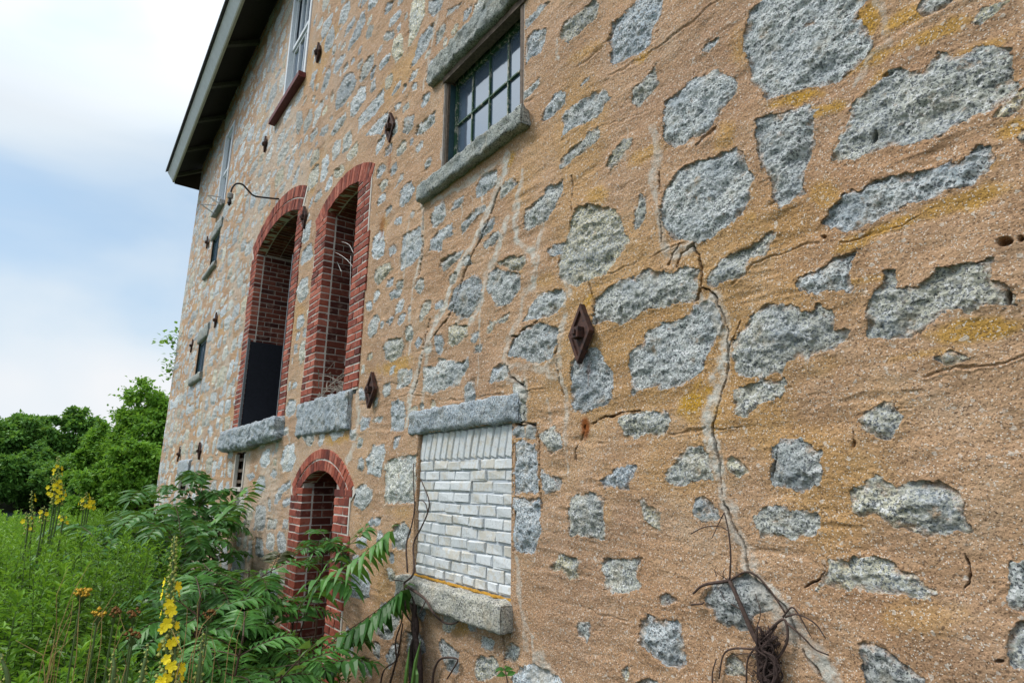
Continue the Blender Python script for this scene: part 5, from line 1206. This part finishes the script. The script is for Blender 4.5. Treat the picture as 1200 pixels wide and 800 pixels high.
tansy('golden tansy head in the weeds left of the tall mullein', 97, 691, 2.6, .024, 'tansy', 24, 1)
tansy('fading orange tansy head below the golden one', 135, 716, 2.4, .014, 'tansyb', 9, 2)
tansy('brown withered tansy head beside the tall mullein', 158, 716, 2.4, .018, 'tansyb', 12, 3)
tansy('small brown tansy head lower down left of the tall mullein', 157, 740, 2.3, .022, 'tansyb', 14, 4)
tansy('rusty tansy head right of the tall mullein', 246, 717, 2.3, .018, 'tansyb', 12, 5)
tansy('small golden tansy head between the withered ones', 116, 715, 2.45, .02, 'tansy', 9, 6)

# ------------------------------------------------------------------ dead vines and twigs on the wall
def vine(mb, pts, w0, w1, off=.02, n0=WN, lift=None):
    p3 = []
    for i, (x, y) in enumerate(pts):
        o = off + (lift[i] if lift else 0); Xw, Zw = W(x, y, n0-o); p3.append(B(Xw, n0-o, Zw))
    c = catmull(p3, 5); n = len(c); mb.tube(c, [w0+(w1-w0)*i/n for i in range(n)], 6)
def tr_(l, ox, oy, s): return [(x/s+ox, y/s+oy) for x, y in l]
rv = thing('dead_vine', 'dead climbing stems along the left edge of the whitewashed blocked window', 'dead vine', tuple(B(3.8, 1.95, -1.6)))
tk = MB(); th = MB(); k9 = lambda *l: tr_(l, 440, 600, 4)
for dx in (0, 3, -4, 6):
    vine(tk, [(488+dx*.6, 815), (485+dx, 770), (487-dx*.4, 735), (483+dx*.5, 705), (476+dx*.3, 688)], .022, .010, .035+abs(dx)*.006)
for l, a in ((k9((135, 330), (180, 280), (178, 150), (215, 70), (245, 0), (250, -60), (215, -150)), .007), (k9((150, 280), (145, 150), (170, 60), (183, -20), (180, -100), (178, -230)), .006), (k9((135, 330), (140, 440), (150, 490), (195, 542)), .008), (k9((135, 340), (200, 380), (240, 415), (270, 470), (320, 515), (370, 520), (405, 495)), .009),
             (k9((235, 415), (205, 480)), .004), (k9((80, 315), (130, 322)), .004), (k9((265, 810), (275, 740), (300, 690), (340, 680), (385, 690), (360, 740), (335, 780)), .008), (k9((100, 700), (95, 600), (125, 500), (128, 400)), .007), (k9((60, 830), (85, 740), (110, 640), (128, 520)), .008), (k9((20, 820), (40, 740), (90, 700), (115, 660)), .006),
             (k9((245, 0), (235, -40), (215, -60)), .004)):
    vine(th, l, a, a*.5, .05 if l[0][1] < 720 else .03, lift=[.06*(1 if 668 < q[1] < 722 else 0) for q in l])
tk.build('trunk', [M['vined']], rv, True); th.build('runners', [M['vine']], rv, True)
rc_ = thing('dead_root', 'dark tangled dead roots at the bottom of the long crack', 'dead vine', tuple(B(1.2, 1.95, -1.6)))
tk = MB(); th = MB(); k2_ = lambda *l: tr_(l, 810, 600, 4)
for l, a, b_ in ((((180, 320), (60, 340), (10, 380)), .011, .006), (((180, 320), (185, 200), (175, 90), (155, 0)), .006, .004), (((180, 320), (230, 430), (290, 570), (330, 640), (370, 800)), .011, .020), (((180, 320), (250, 280), (310, 300), (380, 380), (440, 470)), .006, .005),
                 (((330, 740), (400, 690), (450, 600), (440, 505), (395, 525), (330, 600), (310, 700), (330, 810)), .008, .006), (((440, 490), (500, 478), (580, 520), (630, 590)), .006, .003), (((430, 490), (470, 445), (505, 480), (560, 580)), .006, .003), (((445, 515), (520, 580), (580, 640), (645, 668)), .006, .003),
                 (((310, 640), (200, 638), (150, 670), (130, 780)), .006, .004), (((155, 0), (125, 60), (98, 120)), .004, .002), (((0, 100), (60, 70), (130, 65), (170, 85)), .004, .003), (((300, 665), (240, 662), (180, 680)), .003, .002), (((258, 810), (265, 690), (310, 620)), .005, .005), (((300, 560), (325, 470), (300, 380)), .003, .002),
                 (((100, 810), (100, 750), (118, 685)), .005, .003), (((0, 432), (50, 428), (60, 420)), .006, .004), (((240, 460), (160, 410), (140, 370)), .003, .0015), (((120, 300), (110, 270), (120, 255)), .003, .001), (((180, 320), (130, 290), (100, 265)), .003, .001), (((150, 310), (150, 280), (165, 262)), .003, .001)):
    vine(th, k2_(*l), a*.62, b_*.62, .02)
rs = random.Random(8)
for i in range(26):
    x0, x1 = rs.uniform(300, 385), rs.uniform(310, 420); l = [(rs.uniform(300, 420), rs.uniform(520, 640)), (rs.uniform(300, 390), 640), (rs.uniform(305, 400), 680), (x1, 740), (rs.uniform(310, 420), 780), (rs.uniform(310, 420), 830)]
    vine(tk, k2_(*l), rs.uniform(.0015, .0045), rs.uniform(.002, .006), rs.uniform(.012, .05))
for i in range(220):
    x, y = rs.gauss(352, 30), rs.uniform(560, 820); vine(tk, k2_((x, y), (x+rs.uniform(-25, 25), y+rs.uniform(-25, 25)), (x+rs.uniform(-40, 40), y+rs.uniform(-40, 40))), .0014, .0006, rs.uniform(.008, .055))
tk.build('root_mass', [M['vined']], rc_, True); th.build('bare_branches', [M['vine']], rc_, True)
tw = MB(); rs = random.Random(21)
for i in range(95):
    q = Vector((rs.uniform(5.26, 5.98), -(WN+rs.uniform(-.02, .30)), .80+EYE+abs(rs.gauss(0, .10))))
    d = Vector((rs.uniform(-1, 1), rs.uniform(-.6, .6), rs.uniform(-.35, .5))); l = rs.uniform(.1, .4)
    a_, b_ = q-d*l/2, q+d*l/2; m_ = q+Vector((rs.uniform(-.05, .05), 0, rs.uniform(-.04, .06)))
    for p in (a_, b_, m_): p.z = max(p.z, EYE+.805); p.x = min(6.03, max(5.23, p.x))
    tw.tube(catmull([a_, m_, b_], 3), [rs.uniform(.002, .0042)]*7, 4)
tag(tw.build('twig_nest', [M['twig']]), 'tangle of bleached dead twigs lying on the sill of the narrower arch', 'twigs')
sg = MB()
for pts in ([(384, 297, 2.15), (393, 296, 2.1), (405, 303, 2.06), (414, 313, 2.02)], [(395, 282, 2.2), (408, 286, 2.1), (414, 296, 2.03)], [(411, 300, 2.0), (410, 350, 1.99), (407, 400, 1.99), (404, 428, 1.99)], [(393, 302, 2.15), (400, 318, 2.12)]):
    sg.tube(catmull([PN(*p) for p in pts], 5), .0022, 5)
tag(sg.build('loose_string', [M['string']]), 'loose white strands hanging inside the narrower tall arch', 'string')

# ------------------------------------------------------------------ light and sky
SUN_EL, SUN_DIR = math.radians(52), Vector((.55, .80, 0)).normalized()
sd = (SUN_DIR*math.cos(SUN_EL) + UZ*math.sin(SUN_EL))
su = bpy.data.lights.new('sun', 'SUN'); su.energy = 1.5; su.angle = math.radians(15); su.color = (1, .96, .9)
so = bpy.data.objects.new('sun', su); COL.objects.link(so); so.rotation_euler = (-sd).to_track_quat('-Z', 'Y').to_euler(); so.location = (10, 20, 30)
wd = bpy.data.worlds.new('World'); scn.world = wd; wd.use_nodes = True; t = wd.node_tree; n = t.nodes; n.clear()
out = n.new('ShaderNodeOutputWorld'); sky = n.new('ShaderNodeTexSky'); sky.sky_type = 'NISHITA'; sky.sun_disc = False; sky.sun_elevation = SUN_EL; sky.sun_rotation = math.atan2(SUN_DIR.x, SUN_DIR.y)
sky.air_density = 1.0; sky.dust_density = 1.5
bg1 = n.new('ShaderNodeBackground'); bg1.inputs[1].default_value = .085; t.links.new(sky.outputs[0], bg1.inputs[0])
bg2 = n.new('ShaderNodeBackground')
tc_ = n.new('ShaderNodeTexCoord'); mp = n.new('ShaderNodeMapping'); mp.inputs['Scale'].default_value = (1.3, 1.3, 2.6); mp.inputs['Location'].default_value = (SKYX, 0.4, 0.15); t.links.new(tc_.outputs['Generated'], mp.inputs[0])
nz = n.new('ShaderNodeTexNoise'); nz.inputs['Scale'].default_value = 1.6; nz.inputs['Detail'].default_value = 5; nz.inputs['Roughness'].default_value = .45; nz.inputs['Distortion'].default_value = .5; t.links.new(mp.outputs[0], nz.inputs['Vector'])
sep = n.new('ShaderNodeSeparateXYZ'); t.links.new(tc_.outputs['Generated'], sep.inputs[0])
# cloud cover by elevation: bright bank low on the horizon, thinner band above it, full cover higher up
er = n.new('ShaderNodeValToRGB'); e = er.color_ramp.elements
while len(e) < 6: e.new(.5)
for el, (p, v) in zip(e, ((0, .85), (.12, .80), (.20, .48), (.36, .28), (.50, .55), (.72, .75))): el.position = p; el.color = (v, v, v, 1)
t.links.new(sep.outputs[2], er.inputs[0])
ad = n.new('ShaderNodeMath'); ad.operation = 'ADD'; t.links.new(er.outputs[0], ad.inputs[0])
sb_ = n.new('ShaderNodeMath'); sb_.operation = 'MULTIPLY_ADD'; t.links.new(nz.outputs[0], sb_.inputs[0]); sb_.inputs[1].default_value = 2.0; sb_.inputs[2].default_value = -1.0; t.links.new(sb_.outputs[0], ad.inputs[1])
cv = n.new('ShaderNodeValToRGB'); e = cv.color_ramp.elements; e[0].position = .12; e[0].color = (.6, .6, .6, 1); e[1].position = .62; e[1].color = (1, 1, 1, 1); t.links.new(ad.outputs[0], cv.inputs[0])
cc = n.new('ShaderNodeValToRGB'); e = cc.color_ramp.elements
while len(e) < 3: e.new(.5)
for el, (p, c) in zip(e, ((0, (.40, .59, .77)), (.45, (.58, .67, .75)), (1, (.72, .74, .765)))): el.position = p; el.color = (*c, 1)
t.links.new(ad.outputs[0], cc.inputs[0]); t.links.new(cc.outputs[0], bg2.inputs[0])
ov = n.new('ShaderNodeMapRange'); ov.inputs[1].default_value = .45; ov.inputs[2].default_value = 1.0; ov.inputs[3].default_value = SKYB; ov.inputs[4].default_value = SKYB*2.4; t.links.new(sep.outputs[2], ov.inputs[0]); t.links.new(ov.outputs[0], bg2.inputs[1])   # an overcast sky is brightest overhead
mx = n.new('ShaderNodeMixShader'); t.links.new(cv.outputs[0], mx.inputs[0]); t.links.new(bg1.outputs[0], mx.inputs[1]); t.links.new(bg2.outputs[0], mx.inputs[2]); t.links.new(mx.outputs[0], out.inputs[0])
vs_ = scn.view_settings; vs_.view_transform = 'Standard'; vs_.look = 'None'; vs_.exposure = EXPO; vs_.gamma = 1; vs_.use_curve_mapping = False
